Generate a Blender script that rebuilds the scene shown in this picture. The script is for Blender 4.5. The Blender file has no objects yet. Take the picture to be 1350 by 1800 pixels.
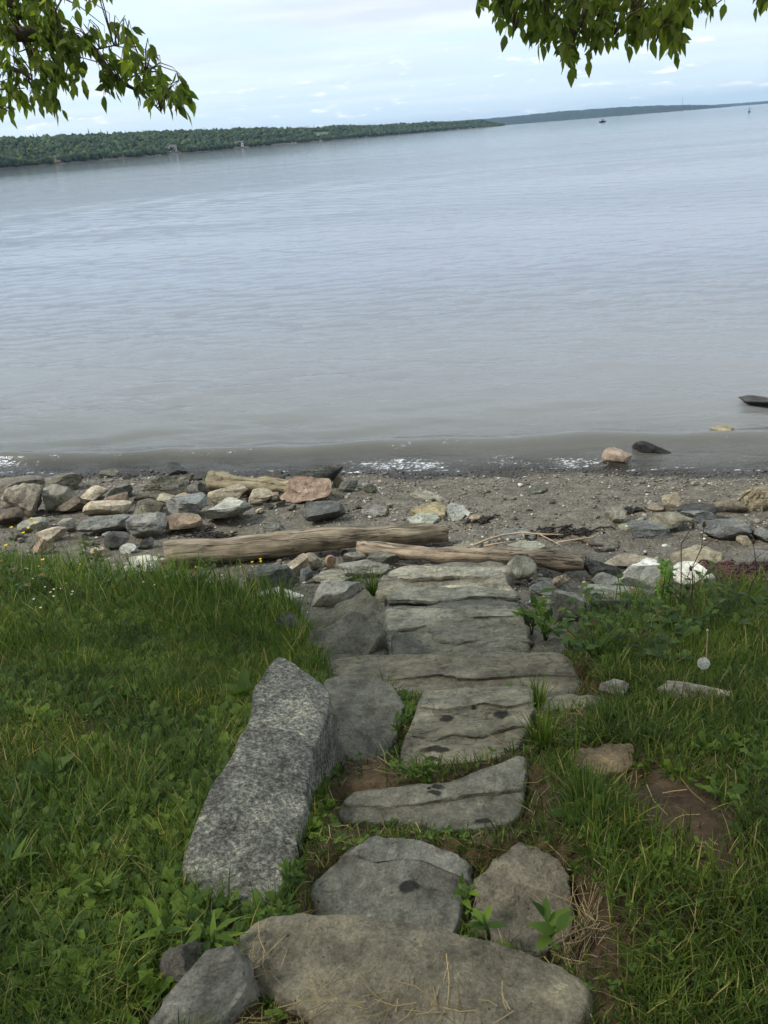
import bpy, bmesh, math, random
import numpy as np
from mathutils import Vector, Matrix, noise

R = math.radians
rnd = random.Random(7)
rng = np.random.default_rng(11)
sc = bpy.context.scene
C = sc.collection

# ------------------------------------------------------------------ camera
CAM = np.array([0.0, 0.0, 1.6])
PITCH, ROLL = 25.3, -4.63
FPX = 1400.0
cam = bpy.data.objects.new('camera', bpy.data.cameras.new('camera'))
C.objects.link(cam)
CM = Matrix.Translation(Vector(CAM)) @ Matrix.Rotation(R(90 - PITCH), 4, 'X') @ Matrix.Rotation(R(ROLL), 4, 'Z')
cam.matrix_world = CM
cam.data.sensor_fit = 'VERTICAL'
cam.data.sensor_height = 36.0
cam.data.lens = 28.0
cam.data.clip_start = 0.05
cam.data.clip_end = 60000
sc.camera = cam
M3 = np.array(CM.to_3x3())

# ------------------------------------------------------------------ world
SUN_EL, SUN_AZ = 50.0, -98.0        # azimuth measured from +Y (straight ahead), negative = to the left
world = bpy.data.worlds.new('World')
sc.world = world
world.use_nodes = True
wt = world.node_tree
wt.nodes.clear()


def N(nt, typ, **kw):
    n = nt.nodes.new(typ)
    for k, v in kw.items():
        if k == 'op':
            n.operation = v
        elif k in ('i', 'ins'):
            for key, val in v.items():
                n.inputs[key].default_value = val
        else:
            setattr(n, k, v)
    return n


def L(nt, a, b):
    nt.links.new(a, b)


def build_world():
    nt = wt
    out = N(nt, 'ShaderNodeOutputWorld')
    bg = N(nt, 'ShaderNodeBackground')
    bg.inputs['Strength'].default_value = 0.1
    sky = N(nt, 'ShaderNodeTexSky', sky_type='NISHITA')
    sky.sun_disc = False
    sky.sun_elevation = R(SUN_EL)
    sky.sun_rotation = R(SUN_AZ)
    sky.air_density = 1.0
    sky.dust_density = 1.5
    sky.ozone_density = 1.0
    tc = N(nt, 'ShaderNodeTexCoord')
    sep = N(nt, 'ShaderNodeSeparateXYZ')
    L(nt, tc.outputs['Generated'], sep.inputs[0])
    zc = N(nt, 'ShaderNodeMath', op='MAXIMUM'); zc.inputs[1].default_value = 0.0
    L(nt, sep.outputs['Z'], zc.inputs[0])
    zz = N(nt, 'ShaderNodeMath', op='ADD'); zz.inputs[1].default_value = 0.05
    L(nt, zc.outputs[0], zz.inputs[0])
    px = N(nt, 'ShaderNodeMath', op='DIVIDE'); L(nt, sep.outputs['X'], px.inputs[0]); L(nt, zz.outputs[0], px.inputs[1])
    py = N(nt, 'ShaderNodeMath', op='DIVIDE'); L(nt, sep.outputs['Y'], py.inputs[0]); L(nt, zz.outputs[0], py.inputs[1])
    cmb = N(nt, 'ShaderNodeCombineXYZ'); L(nt, px.outputs[0], cmb.inputs[0]); L(nt, py.outputs[0], cmb.inputs[1])
    # high veil of stratus
    mp = N(nt, 'ShaderNodeMapping'); mp.inputs['Scale'].default_value = (0.22, 0.34, 1); mp.inputs['Rotation'].default_value = (0, 0, 0.25)
    L(nt, cmb.outputs[0], mp.inputs[0])
    n1 = N(nt, 'ShaderNodeTexNoise'); n1.inputs['Scale'].default_value = 1.0; n1.inputs['Detail'].default_value = 9; n1.inputs['Roughness'].default_value = 0.55; n1.inputs['Distortion'].default_value = 0.5
    L(nt, mp.outputs[0], n1.inputs['Vector'])
    r1 = N(nt, 'ShaderNodeMapRange', interpolation_type='SMOOTHSTEP')
    r1.inputs['From Min'].default_value = 0.32; r1.inputs['From Max'].default_value = 0.62
    L(nt, n1.outputs['Fac'], r1.inputs['Value'])
    # the veil thins out low over the horizon
    hz = N(nt, 'ShaderNodeMapRange', interpolation_type='SMOOTHSTEP')
    hz.inputs['From Min'].default_value = 0.03; hz.inputs['From Max'].default_value = 0.15
    hz.inputs['To Min'].default_value = 0.25; hz.inputs['To Max'].default_value = 0.95
    L(nt, sep.outputs['Z'], hz.inputs['Value'])
    m1 = N(nt, 'ShaderNodeMath', op='MULTIPLY'); L(nt, r1.outputs[0], m1.inputs[0]); L(nt, hz.outputs[0], m1.inputs[1])
    # small fair-weather clouds low over the horizon
    mp2 = N(nt, 'ShaderNodeMapping'); mp2.inputs['Scale'].default_value = (17, 17, 75)
    L(nt, tc.outputs['Generated'], mp2.inputs[0])
    n2 = N(nt, 'ShaderNodeTexNoise'); n2.inputs['Scale'].default_value = 1.6; n2.inputs['Detail'].default_value = 6; n2.inputs['Roughness'].default_value = 0.55
    L(nt, mp2.outputs[0], n2.inputs['Vector'])
    r2 = N(nt, 'ShaderNodeMapRange', interpolation_type='SMOOTHSTEP')
    r2.inputs['From Min'].default_value = 0.575; r2.inputs['From Max'].default_value = 0.74
    L(nt, n2.outputs['Fac'], r2.inputs['Value'])
    band = N(nt, 'ShaderNodeMapRange', interpolation_type='SMOOTHSTEP')
    band.inputs['From Min'].default_value = 0.10; band.inputs['From Max'].default_value = 0.05
    L(nt, sep.outputs['Z'], band.inputs['Value'])
    m2 = N(nt, 'ShaderNodeMath', op='MULTIPLY'); L(nt, r2.outputs[0], m2.inputs[0]); L(nt, band.outputs[0], m2.inputs[1])
    # soft grey variation of the veil
    n3 = N(nt, 'ShaderNodeTexNoise'); n3.inputs['Scale'].default_value = 2.3; n3.inputs['Detail'].default_value = 6
    L(nt, mp.outputs[0], n3.inputs['Vector'])
    cl = N(nt, 'ShaderNodeMix', data_type='RGBA')
    cl.inputs['A'].default_value = (5.3, 5.6, 6.4, 1); cl.inputs['B'].default_value = (7.3, 7.4, 7.7, 1)
    rr = N(nt, 'ShaderNodeMapRange'); rr.inputs['From Min'].default_value = 0.38; rr.inputs['From Max'].default_value = 0.60
    L(nt, n3.outputs['Fac'], rr.inputs['Value']); L(nt, rr.outputs[0], cl.inputs['Factor'])
    # clear sky brightened a little by thin haze
    base = N(nt, 'ShaderNodeMix', data_type='RGBA'); base.inputs['Factor'].default_value = 0.88
    base.inputs['B'].default_value = (5.2, 6.6, 7.6, 1)
    L(nt, sky.outputs[0], base.inputs['A'])
    mixa = N(nt, 'ShaderNodeMix', data_type='RGBA')
    L(nt, m1.outputs[0], mixa.inputs['Factor']); L(nt, base.outputs['Result'], mixa.inputs['A']); L(nt, cl.outputs['Result'], mixa.inputs['B'])
    mixb = N(nt, 'ShaderNodeMix', data_type='RGBA')
    mixb.inputs['B'].default_value = (8, 8.05, 8.1, 1)
    L(nt, m2.outputs[0], mixb.inputs['Factor']); L(nt, mixa.outputs['Result'], mixb.inputs['A'])
    L(nt, mixb.outputs['Result'], bg.inputs['Color'])
    L(nt, bg.outputs[0], out.inputs['Surface'])


build_world()

# ------------------------------------------------------------------ sun (thin overcast)
sun = bpy.data.objects.new('sun', bpy.data.lights.new('sun', 'SUN'))
C.objects.link(sun)
sun.data.energy = 2.4
sun.data.angle = R(9)
sun.data.color = (1.0, 0.96, 0.9)
sd = Vector((math.sin(R(SUN_AZ)) * math.cos(R(SUN_EL)), math.cos(R(SUN_AZ)) * math.cos(R(SUN_EL)), math.sin(R(SUN_EL))))
sun.rotation_euler = sd.to_track_quat('Z', 'Y').to_euler()
sun.location = (0, -10, 30)

sc.view_settings.view_transform = 'Standard'
sc.view_settings.look = 'None'
sc.view_settings.exposure = 0.66
sc.view_settings.gamma = 1.0
sc.view_settings.use_curve_mapping = False
sc.cycles.use_denoising = True
sc.cycles.use_adaptive_sampling = True
sc.cycles.adaptive_threshold = 0.03
sc.cycles.max_bounces = 6
sc.cycles.diffuse_bounces = 3
sc.cycles.glossy_bounces = 3
sc.cycles.transmission_bounces = 3
sc.cycles.transparent_max_bounces = 8
sc.cycles.volume_bounces = 0
sc.cycles.caustics_reflective = False
sc.cycles.caustics_refractive = False


# ================================================================== helpers
def ray(px, py):
    d = M3 @ np.array([(px - 675.0) / FPX, -(py - 900.0) / FPX, -1.0])
    return d


def lin(c):
    c = c / 255.0
    return c / 12.92 if c <= 0.04045 else ((c + 0.055) / 1.055) ** 2.4


def rgb(r, g, b):
    return (lin(r), lin(g), lin(b), 1.0)


def smooth(e0, e1, x):
    t = np.clip((x - e0) / (e1 - e0), 0, 1)
    return t * t * (3 - 2 * t)


def hash2(ix, iy, seed):
    n = (ix.astype(np.int64) * 374761393 + iy.astype(np.int64) * 668265263 + seed * 974634777) & 0x7fffffff
    n = ((n ^ (n >> 13)) * 1274126177) & 0x7fffffff
    n = (n ^ (n >> 16)) & 0xffff
    return n / 65535.0


def vnoise(x, y, seed=0):
    x = np.asarray(x, float); y = np.asarray(y, float)
    ix = np.floor(x); iy = np.floor(y)
    fx = x - ix; fy = y - iy
    fx = fx * fx * (3 - 2 * fx); fy = fy * fy * (3 - 2 * fy)
    a = hash2(ix, iy, seed); b = hash2(ix + 1, iy, seed)
    c = hash2(ix, iy + 1, seed); d = hash2(ix + 1, iy + 1, seed)
    return (a * (1 - fx) + b * fx) * (1 - fy) + (c * (1 - fx) + d * fx) * fy


def fbm(x, y, seed=0, octv=4):
    t = 0; a = 0.5; s = 0
    for o in range(octv):
        t = t + a * vnoise(x * 2 ** o, y * 2 ** o, seed + o); s += a; a *= 0.5
    return t / s


PS = [-60, -10, 0, 1.2, 1.6, 2.0, 2.5, 3.0, 3.4, 4.0, 4.6, 5.2, 6.0, 6.6, 7.5, 8.7, 9.5, 12, 30, 300]
PZ = [0.6, 0.15, 0.02, 0.0, -.12, -.27, -.47, -.68, -.84, -1.06, -1.26, -1.45, -1.62, -1.70, -1.80, -2.0, -2.15, -2.5, -4, -12]
ZW = -2.0


def sdist(x, y):
    k = 0.2 * smooth(1.5, 6.0, np.asarray(y, float))
    return y + k * np.clip(x, -14, 14)


def h(x, y):
    x = np.asarray(x, float); y = np.asarray(y, float)
    s = sdist(x, y)
    z = np.interp(s, PS, PZ)
    z = z + 0.05 * (fbm(x * 1.1 + 9, y * 1.1, 3) - 0.5) + 0.03 * (fbm(x * 4, y * 4, 5, 3) - 0.5) * smooth(0, 2, np.abs(x) + y * .2)
    z = z + 0.02 * smooth(-0.5, -1.6, x) * smooth(1.5, 3.0, y) * smooth(6.2, 5.2, s)
    return z


def hit(px, py, far=60.0):
    d = ray(px, py)
    ts = np.concatenate([np.linspace(0.6, 16, 240), np.linspace(16.2, far, 60)])
    P = CAM[None, :] + ts[:, None] * d[None, :]
    below = P[:, 2] < h(P[:, 0], P[:, 1])
    i = int(np.argmax(below))
    if not below.any():
        i = len(ts) - 1
    a, b = ts[max(i - 1, 0)], ts[i]
    for _ in range(15):
        m = 0.5 * (a + b)
        p = CAM + m * d
        if p[2] < float(h(p[0], p[1])):
            b = m
        else:
            a = m
    return CAM + b * d


def at_depth(px, py, t):
    return CAM + ray(px, py) * t


def on_plane(px, py, p0, n):
    d = ray(px, py)
    t = np.dot(n, p0 - CAM) / np.dot(n, d)
    return CAM + t * d


def project(P):
    q = (P - CAM) @ M3
    return q[..., 0] / -q[..., 2] * FPX + 675, -q[..., 1] / -q[..., 2] * FPX + 900, -q[..., 2]


def tag(o, label=None, cat=None, group=None, kind=None):
    if label: o['label'] = label
    if cat: o['category'] = cat
    if group: o['group'] = group
    if kind: o['kind'] = kind
    return o


def mesh_from(name, verts, faces, smooth_=True):
    me = bpy.data.meshes.new(name)
    me.from_pydata([tuple(v) for v in verts], [], faces)
    if smooth_:
        me.polygons.foreach_set('use_smooth', np.ones(len(me.polygons), bool))
    me.update()
    return me


def np_mesh(name, V, F, smooth_=False):
    """V (n,3), F (m,k) uniform faces"""
    me = bpy.data.meshes.new(name)
    m, k = F.shape
    me.vertices.add(len(V)); me.vertices.foreach_set('co', np.ascontiguousarray(V, dtype=np.float32).ravel())
    me.loops.add(m * k); me.loops.foreach_set('vertex_index', np.ascontiguousarray(F, dtype=np.int32).ravel())
    me.polygons.add(m); me.polygons.foreach_set('loop_start', np.arange(0, m * k, k, dtype=np.int32))
    me.polygons.foreach_set('loop_total', np.full(m, k, dtype=np.int32))
    if smooth_:
        me.polygons.foreach_set('use_smooth', np.ones(m, bool))
    me.update(calc_edges=True)
    me.validate()
    return me


def add(name, me, mat=None, parent=None, loc=None):
    o = bpy.data.objects.new(name, me)
    C.objects.link(o)
    if mat is not None and not me.materials:
        me.materials.append(mat)
    if loc is not None:
        o.location = loc
    if parent is not None:
        o.parent = parent
    return o


def empty(name, loc):
    o = bpy.data.objects.new(name, None)
    o.empty_display_size = 0.1
    C.objects.link(o)
    o.location = loc
    return o


def tube(points, radii, seg=8, cap=True, wob=0.0, seed=0):
    """verts, faces of a tapered tube"""
    P = [Vector(p) for p in points]
    V, F = [], []
    up = Vector((0.13, 0.21, 0.97))
    for i, p in enumerate(P):
        a = P[max(i - 1, 0)]; b = P[min(i + 1, len(P) - 1)]
        t = (b - a).normalized()
        u = t.cross(up)
        if u.length < 1e-3: u = t.cross(Vector((1, 0, 0)))
        u.normalize(); v = t.cross(u)
        for k in range(seg):
            an = 2 * math.pi * k / seg
            rr = radii[i]
            if wob:
                rr *= 1 + wob * noise.noise(Vector((math.cos(an) * 1.3 + seed, math.sin(an) * 1.3, i * 0.35)))
            V.append(p + u * (math.cos(an) * rr) + v * (math.sin(an) * rr))
    for i in range(len(P) - 1):
        for k in range(seg):
            F.append((i * seg + k, i * seg + (k + 1) % seg, (i + 1) * seg + (k + 1) % seg, (i + 1) * seg + k))
    if cap:
        F.append(tuple(range(seg - 1, -1, -1)))
        F.append(tuple(range((len(P) - 1) * seg, len(P) * seg)))
    return V, F


def merge(parts):
    V, F = [], []
    for v, f in parts:
        o = len(V)
        V += list(v)
        F += [tuple(i + o for i in q) for q in f]
    return V, F


# ================================================================== materials
def newmat(name):
    m = bpy.data.materials.new(name)
    m.use_nodes = True
    nt = m.node_tree
    b = nt.nodes['Principled BSDF']
    return m, nt, b


def ramp(nt, fac, stops):
    r = N(nt, 'ShaderNodeValToRGB')
    while len(r.color_ramp.elements) > 1:
        r.color_ramp.elements.remove(r.color_ramp.elements[-1])
    r.color_ramp.elements[0].position = stops[0][0]; r.color_ramp.elements[0].color = stops[0][1]
    for p, c in stops[1:]:
        e = r.color_ramp.elements.new(p); e.color = c
    L(nt, fac, r.inputs['Fac'])
    return r.outputs['Color']


def noise_tex(nt, vec, scale, detail=6, rough=0.6, dist=0.0):
    n = N(nt, 'ShaderNodeTexNoise')
    n.inputs['Scale'].default_value = scale; n.inputs['Detail'].default_value = detail
    n.inputs['Roughness'].default_value = rough; n.inputs['Distortion'].default_value = dist
    L(nt, vec, n.inputs['Vector'])
    return n.outputs['Fac']


def mixc(nt, a, b, fac, mode='MIX'):
    m = N(nt, 'ShaderNodeMix', data_type='RGBA', blend_type=mode)
    for s, v in (('A', a), ('B', b)):
        if isinstance(v, tuple): m.inputs[s].default_value = v
        else: L(nt, v, m.inputs[s])
    if isinstance(fac, float): m.inputs['Factor'].default_value = fac
    else: L(nt, fac, m.inputs['Factor'])
    return m.outputs['Result']


def math_(nt, op, a, b=None):
    m = N(nt, 'ShaderNodeMath', op=op)
    for i, v in enumerate((a, b)):
        if v is None: continue
        if isinstance(v, (int, float)): m.inputs[i].default_value = v
        else: L(nt, v, m.inputs[i])
    return m.outputs[0]


def mrange(nt, v, a, b, c=0.0, d=1.0, sm=True):
    m = N(nt, 'ShaderNodeMapRange')
    if sm: m.interpolation_type = 'SMOOTHSTEP'
    m.inputs['From Min'].default_value = a; m.inputs['From Max'].default_value = b
    m.inputs['To Min'].default_value = c; m.inputs['To Max'].default_value = d
    L(nt, v, m.inputs['Value'])
    return m.outputs[0]


def bump(nt, bsdf, height, strength, dist, prev=None):
    b = N(nt, 'ShaderNodeBump')
    b.inputs['Strength'].default_value = strength
    b.inputs['Distance'].default_value = dist
    L(nt, height, b.inputs['Height'])
    if prev is not None: L(nt, prev, b.inputs['Normal'])
    if bsdf is not None: L(nt, b.outputs[0], bsdf.inputs['Normal'])
    return b.outputs[0]


def stone_mat(name, kind, stains=(), band_dir=(1.3, 4.2, 9), base=None):
    m, nt, b = newmat(name)
    tc = N(nt, 'ShaderNodeTexCoord')
    oi = N(nt, 'ShaderNodeObjectInfo')
    off = math_(nt, 'MULTIPLY', oi.outputs['Random'], 53.0)
    va = N(nt, 'ShaderNodeVectorMath', op='ADD')
    L(nt, tc.outputs['Object'], va.inputs[0]); L(nt, off, va.inputs[1])
    vec = va.outputs[0]
    col = mixc(nt, oi.outputs['Color'], (1.22, 1.21, 1.18, 1), 1.0, 'MULTIPLY')
    big = noise_tex(nt, vec, 6.0, 8, 0.65)
    fine = noise_tex(nt, vec, 38, 8, 0.7)
    mod = ramp(nt, big, [(0.3, (0.5, 0.49, 0.47, 1)), (0.5, (0.98, 0.98, 0.96, 1)), (0.7, (1.4, 1.38, 1.32, 1))])
    col = mixc(nt, col, mod, 1.0, 'MULTIPLY')
    mod2 = ramp(nt, fine, [(0.3, (0.66, 0.66, 0.66, 1)), (0.52, (1, 1, 1, 1)), (0.75, (1.3, 1.3, 1.28, 1))])
    col = mixc(nt, col, mod2, 0.85, 'MULTIPLY')
    height = math_(nt, 'ADD', math_(nt, 'MULTIPLY', big, 0.5), math_(nt, 'MULTIPLY', fine, 0.35))
    if kind == 'strata':
        mp = N(nt, 'ShaderNodeMapping'); mp.inputs['Scale'].default_value = band_dir
        mp.inputs['Rotation'].default_value = (0.12, 0.1, -0.12)
        L(nt, vec, mp.inputs[0])
        bands = noise_tex(nt, mp.outputs[0], 2.0, 8, 0.66, 0.7)
        bm_ = ramp(nt, bands, [(0.32, (0.62, 0.64, 0.65, 1)), (0.44, (0.93, 0.94, 0.95, 1)), (0.56, (1.06, 1.05, 1.0, 1)), (0.68, (1.25, 1.2, 1.1, 1))])
        col = mixc(nt, col, bm_, 0.9, 'MULTIPLY')
        fb = noise_tex(nt, mp.outputs[0], 7.5, 6, 0.7, 0.5)
        col = mixc(nt, col, ramp(nt, fb, [(0.33, (0.6, 0.6, 0.6, 1)), (0.47, (1, 1, 1, 1)), (0.68, (1.22, 1.2, 1.15, 1))]), 0.8, 'MULTIPLY')
        height = math_(nt, 'ADD', height, math_(nt, 'MULTIPLY', bands, 1.3))
        height = math_(nt, 'ADD', height, math_(nt, 'MULTIPLY', fb, 0.7))
        # split layers: thin broken ledges running along the bedding
        mpl = N(nt, 'ShaderNodeMapping'); mpl.inputs['Scale'].default_value = (0.55, 2.6, 5.0)
        mpl.inputs['Rotation'].default_value = (0.05, 0.05, -0.1)
        L(nt, vec, mpl.inputs[0])
        ter = noise_tex(nt, mpl.outputs[0], 2.3, 7, 0.55, 0.25)
        saw = math_(nt, 'FRACT', math_(nt, 'MULTIPLY', ter, 9.0))
        brk = mrange(nt, noise_tex(nt, vec, 11, 4, 0.6), 0.44, 0.56)
        line = math_(nt, 'MULTIPLY', mrange(nt, saw, 0.10, 0.0), brk)
        col = mixc(nt, col, mixc(nt, col, (0.36, 0.35, 0.34, 1), 1.0, 'MULTIPLY'), line)
        height = math_(nt, 'ADD', height, math_(nt, 'MULTIPLY', math_(nt, 'MULTIPLY', saw, brk), 0.55))
    elif kind == 'granite':
        mpg = N(nt, 'ShaderNodeMapping'); mpg.inputs['Scale'].default_value = (1, 1.25, 1.1)
        mpg.inputs['Rotation'].default_value = (0, 0, 0.9)
        L(nt, vec, mpg.inputs[0])
        sp = noise_tex(nt, mpg.outputs[0], 75, 5, 0.85, 0.1)
        spc = ramp(nt, sp, [(0.37, (0.2, 0.2, 0.2, 1)), (0.47, (0.6, 0.6, 0.59, 1)), (0.54, (1.1, 1.1, 1.08, 1)), (0.63, (2.1, 2.1, 2.04, 1))])
        col = mixc(nt, col, spc, 0.95, 'MULTIPLY')
        lp = noise_tex(nt, vec, 7, 6, 0.7, 0.3)
        col = mixc(nt, col, ramp(nt, lp, [(0.36, (0.5, 0.49, 0.46, 1)), (0.5, (1, 1, 0.98, 1)), (0.62, (1.7, 1.68, 1.56, 1))]), 0.85, 'MULTIPLY')
        height = math_(nt, 'ADD', height, math_(nt, 'MULTIPLY', sp, 1.0))
    elif kind == 'mottled':
        sp = noise_tex(nt, vec, 14, 7, 0.7, 0.3)
        spc = ramp(nt, sp, [(0.34, (0.5, 0.48, 0.46, 1)), (0.5, (1, 1, 1, 1)), (0.66, (1.35, 1.33, 1.28, 1))])
        col = mixc(nt, col, spc, 0.8, 'MULTIPLY')
        sp2 = noise_tex(nt, vec, 130, 4, 0.7)
        col = mixc(nt, col, ramp(nt, sp2, [(0.34, (0.6, 0.6, 0.6, 1)), (0.5, (1, 1, 1, 1)), (0.68, (1.45, 1.43, 1.38, 1))]), 0.7, 'MULTIPLY')
        height = math_(nt, 'ADD', height, math_(nt, 'MULTIPLY', sp, 0.7))
    # pits and grit
    pit = noise_tex(nt, vec, 85, 3, 0.6)
    pm = mrange(nt, pit, 0.67, 0.74)
    col = mixc(nt, col, mixc(nt, col, (0.42, 0.41, 0.4, 1), 1.0, 'MULTIPLY'), pm)
    height = math_(nt, 'ADD', height, math_(nt, 'MULTIPLY', pm, -0.25))
    # pale lichen flecks
    lv = noise_tex(nt, vec, 12, 6, 0.8, 0.2)
    lm = mrange(nt, lv, 0.63, 0.66)
    col = mixc(nt, col, mixc(nt, col, (1.5, 1.5, 1.35, 1), 1.0, 'MULTIPLY'), lm)
    rough = 0.8
    if stains:
        geo = N(nt, 'ShaderNodeNewGeometry')
        dn = N(nt, 'ShaderNodeTexNoise'); dn.inputs['Scale'].default_value = 16; dn.inputs['Detail'].default_value = 4
        L(nt, geo.outputs['Position'], dn.inputs['Vector'])
        dv = N(nt, 'ShaderNodeVectorMath', op='MULTIPLY_ADD')
        L(nt, dn.outputs['Color'], dv.inputs[0]); dv.inputs[1].default_value = (0.06,) * 3
        pa = N(nt, 'ShaderNodeVectorMath', op='SUBTRACT'); L(nt, geo.outputs['Position'], pa.inputs[0]); pa.inputs[1].default_value = (0.03,) * 3
        L(nt, pa.outputs[0], dv.inputs[2])
        tot = None
        for (sx, sy, rx, ry) in stains:
            sb = N(nt, 'ShaderNodeVectorMath', op='SUBTRACT'); L(nt, dv.outputs[0], sb.inputs[0]); sb.inputs[1].default_value = (sx, sy, 0)
            ml = N(nt, 'ShaderNodeVectorMath', op='MULTIPLY'); L(nt, sb.outputs[0], ml.inputs[0]); ml.inputs[1].default_value = (1 / rx, 1 / ry, 0)
            ln = N(nt, 'ShaderNodeVectorMath', op='LENGTH'); L(nt, ml.outputs[0], ln.inputs[0])
            mk = mrange(nt, ln.outputs['Value'], 1.2, 0.65)
            tot = mk if tot is None else math_(nt, 'MAXIMUM', tot, mk)
        col = mixc(nt, col, (0.012, 0.012, 0.012, 1), math_(nt, 'MULTIPLY', tot, 0.88))
    L(nt, col, b.inputs['Base Color'])
    b.inputs['Roughness'].default_value = rough
    b.inputs['Specular IOR Level'].default_value = 0.25
    bump(nt, b, height, 1.0, 0.045)
    return m


def leaf_mat(name, c1, c2, trans=0.35, c3=None):
    m, nt, b = newmat(name)
    geo = N(nt, 'ShaderNodeNewGeometry')
    oi = N(nt, 'ShaderNodeObjectInfo')
    rv = math_(nt, 'FRACT', math_(nt, 'ADD', geo.outputs['Random Per Island'], oi.outputs['Random']))
    st = [(0.0, c1), (0.8, c2)] + ([(0.89, c2), (0.94, c3)] if c3 else [])
    col = ramp(nt, rv, st)
    pn = noise_tex(nt, geo.outputs['Position'], 2.3, 4, 0.6)
    col = mixc(nt, col, ramp(nt, pn, [(0.32, (0.55, 0.62, 0.6, 1)), (0.5, (1, 1, 1, 1)), (0.66, (1.4, 1.28, 1.05, 1))]), 0.9, 'MULTIPLY')
    L(nt, col, b.inputs['Base Color'])
    b.inputs['Roughness'].default_value = 0.65
    b.inputs['Specular IOR Level'].default_value = 0.25
    tr = N(nt, 'ShaderNodeBsdfTranslucent')
    tcol = mixc(nt, col, (1.6, 1.7, 0.55, 1), 1.0, 'MULTIPLY')
    L(nt, tcol, tr.inputs['Color'])
    mx = N(nt, 'ShaderNodeMixShader'); mx.inputs[0].default_value = trans
    L(nt, b.outputs[0], mx.inputs[1]); L(nt, tr.outputs[0], mx.inputs[2])
    L(nt, mx.outputs[0], nt.nodes['Material Output'].inputs['Surface'])
    return m


def plain_mat(name, c, rough=0.7, var=0.3, scale=20.0):
    m, nt, b = newmat(name)
    tc = N(nt, 'ShaderNodeTexCoord')
    f = noise_tex(nt, tc.outputs['Object'], scale, 5, 0.6)
    col = ramp(nt, f, [(0.3, tuple(v * (1 - var) for v in c[:3]) + (1,)), (0.7, tuple(v * (1 + var) for v in c[:3]) + (1,))])
    L(nt, col, b.inputs['Base Color']); b.inputs['Roughness'].default_value = rough
    b.inputs['Specular IOR Level'].default_value = 0.25
    bump(nt, b, f, 0.3, 0.01)
    return m


def wood_mat(name, c_dark, c_mid, c_light):
    m, nt, b = newmat(name)
    tc = N(nt, 'ShaderNodeTexCoord')
    mp = N(nt, 'ShaderNodeMapping'); mp.inputs['Scale'].default_value = (1.5, 11, 11)
    L(nt, tc.outputs['Object'], mp.inputs[0])
    g = noise_tex(nt, mp.outputs[0], 2.2, 8, 0.65, 0.25)
    mp2 = N(nt, 'ShaderNodeMapping'); mp2.inputs['Scale'].default_value = (2.2, 5, 5)
    L(nt, tc.outputs['Object'], mp2.inputs[0])
    p = noise_tex(nt, mp2.outputs[0], 1.6, 6, 0.6, 0.4)
    col = ramp(nt, g, [(0.3, c_dark), (0.48, c_mid), (0.66, c_light)])
    pm = ramp(nt, p, [(0.3, (0.42, 0.4, 0.38, 1)), (0.47, (0.95, 0.93, 0.9, 1)), (0.7, (1.25, 1.18, 1.08, 1))])
    col = mixc(nt, col, pm, 0.9, 'MULTIPLY')
    mp3 = N(nt, 'ShaderNodeMapping'); mp3.inputs['Scale'].default_value = (0.5, 26, 26)
    L(nt, tc.outputs['Object'], mp3.inputs[0])
    cr = noise_tex(nt, mp3.outputs[0], 1.3, 3, 0.5, 0.3)
    ck = mrange(nt, math_(nt, 'ABSOLUTE', math_(nt, 'SUBTRACT', cr, 0.43)), 0.0, 0.022)
    col = mixc(nt, mixc(nt, col, (0.22, 0.2, 0.18, 1), 1.0, 'MULTIPLY'), col, ck)
    L(nt, col, b.inputs['Base Color'])
    b.inputs['Roughness'].default_value = 0.85
    b.inputs['Specular IOR Level'].default_value = 0.2
    hh = math_(nt, 'ADD', g, math_(nt, 'MULTIPLY', ck, 0.8))
    bump(nt, b, hh, 0.8, 0.02)
    return m


M_STRATA = stone_mat('layered_slate', 'strata')
M_BOULDER = stone_mat('weathered_boulder', 'mottled')
M_GRANITE = stone_mat('speckled_granite', 'granite')
M_GRASS = leaf_mat('grass_green', rgb(38, 54, 18), rgb(90, 110, 40), 0.3, rgb(150, 138, 88))
M_LONG = leaf_mat('long_grass_green', rgb(44, 66, 24), rgb(94, 118, 46), 0.3, rgb(150, 140, 92))
M_WEED = leaf_mat('weed_green', rgb(46, 70, 24), rgb(98, 122, 46), 0.3)
M_STRAW = leaf_mat('dry_straw', rgb(112, 94, 66), rgb(172, 152, 112), 0.1)
M_TREELEAF = leaf_mat('tree_leaf_green', rgb(74, 92, 48), rgb(116, 130, 70), 0.57)
M_BARK = plain_mat('grey_bark', rgb(78, 70, 60), 0.9, 0.4, 14)
M_TWIG = plain_mat('twig_brown', rgb(92, 80, 66), 0.85, 0.3, 30)
M_LOG = wood_mat('weathered_log', rgb(76, 69, 58), rgb(124, 114, 98), rgb(168, 156, 134))
M_PLANK = wood_mat('split_driftwood', rgb(86, 78, 68), rgb(138, 126, 110), rgb(180, 164, 142))
M_OLDLOG = wood_mat('silvered_log', rgb(88, 82, 66), rgb(128, 120, 98), rgb(156, 148, 124))
M_STICK = plain_mat('bleached_stick', rgb(170, 150, 122), 0.8, 0.25, 30)
M_STEM = plain_mat('green_stem', rgb(70, 92, 44), 0.6, 0.2, 30)
M_DRYSTEM = plain_mat('dry_stem', rgb(82, 62, 48), 0.8, 0.25, 30)
M_YELLOW = plain_mat('yellow_petal', rgb(226, 190, 40), 0.6, 0.1, 30)
M_WHITE = plain_mat('white_petal', rgb(220, 220, 214), 0.6, 0.05, 30)
M_KELP = plain_mat('black_seaweed', rgb(38, 34, 28), 0.5, 0.4, 30)
M_REDKELP = plain_mat('red_seaweed', rgb(84, 52, 50), 0.5, 0.4, 30)

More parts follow.
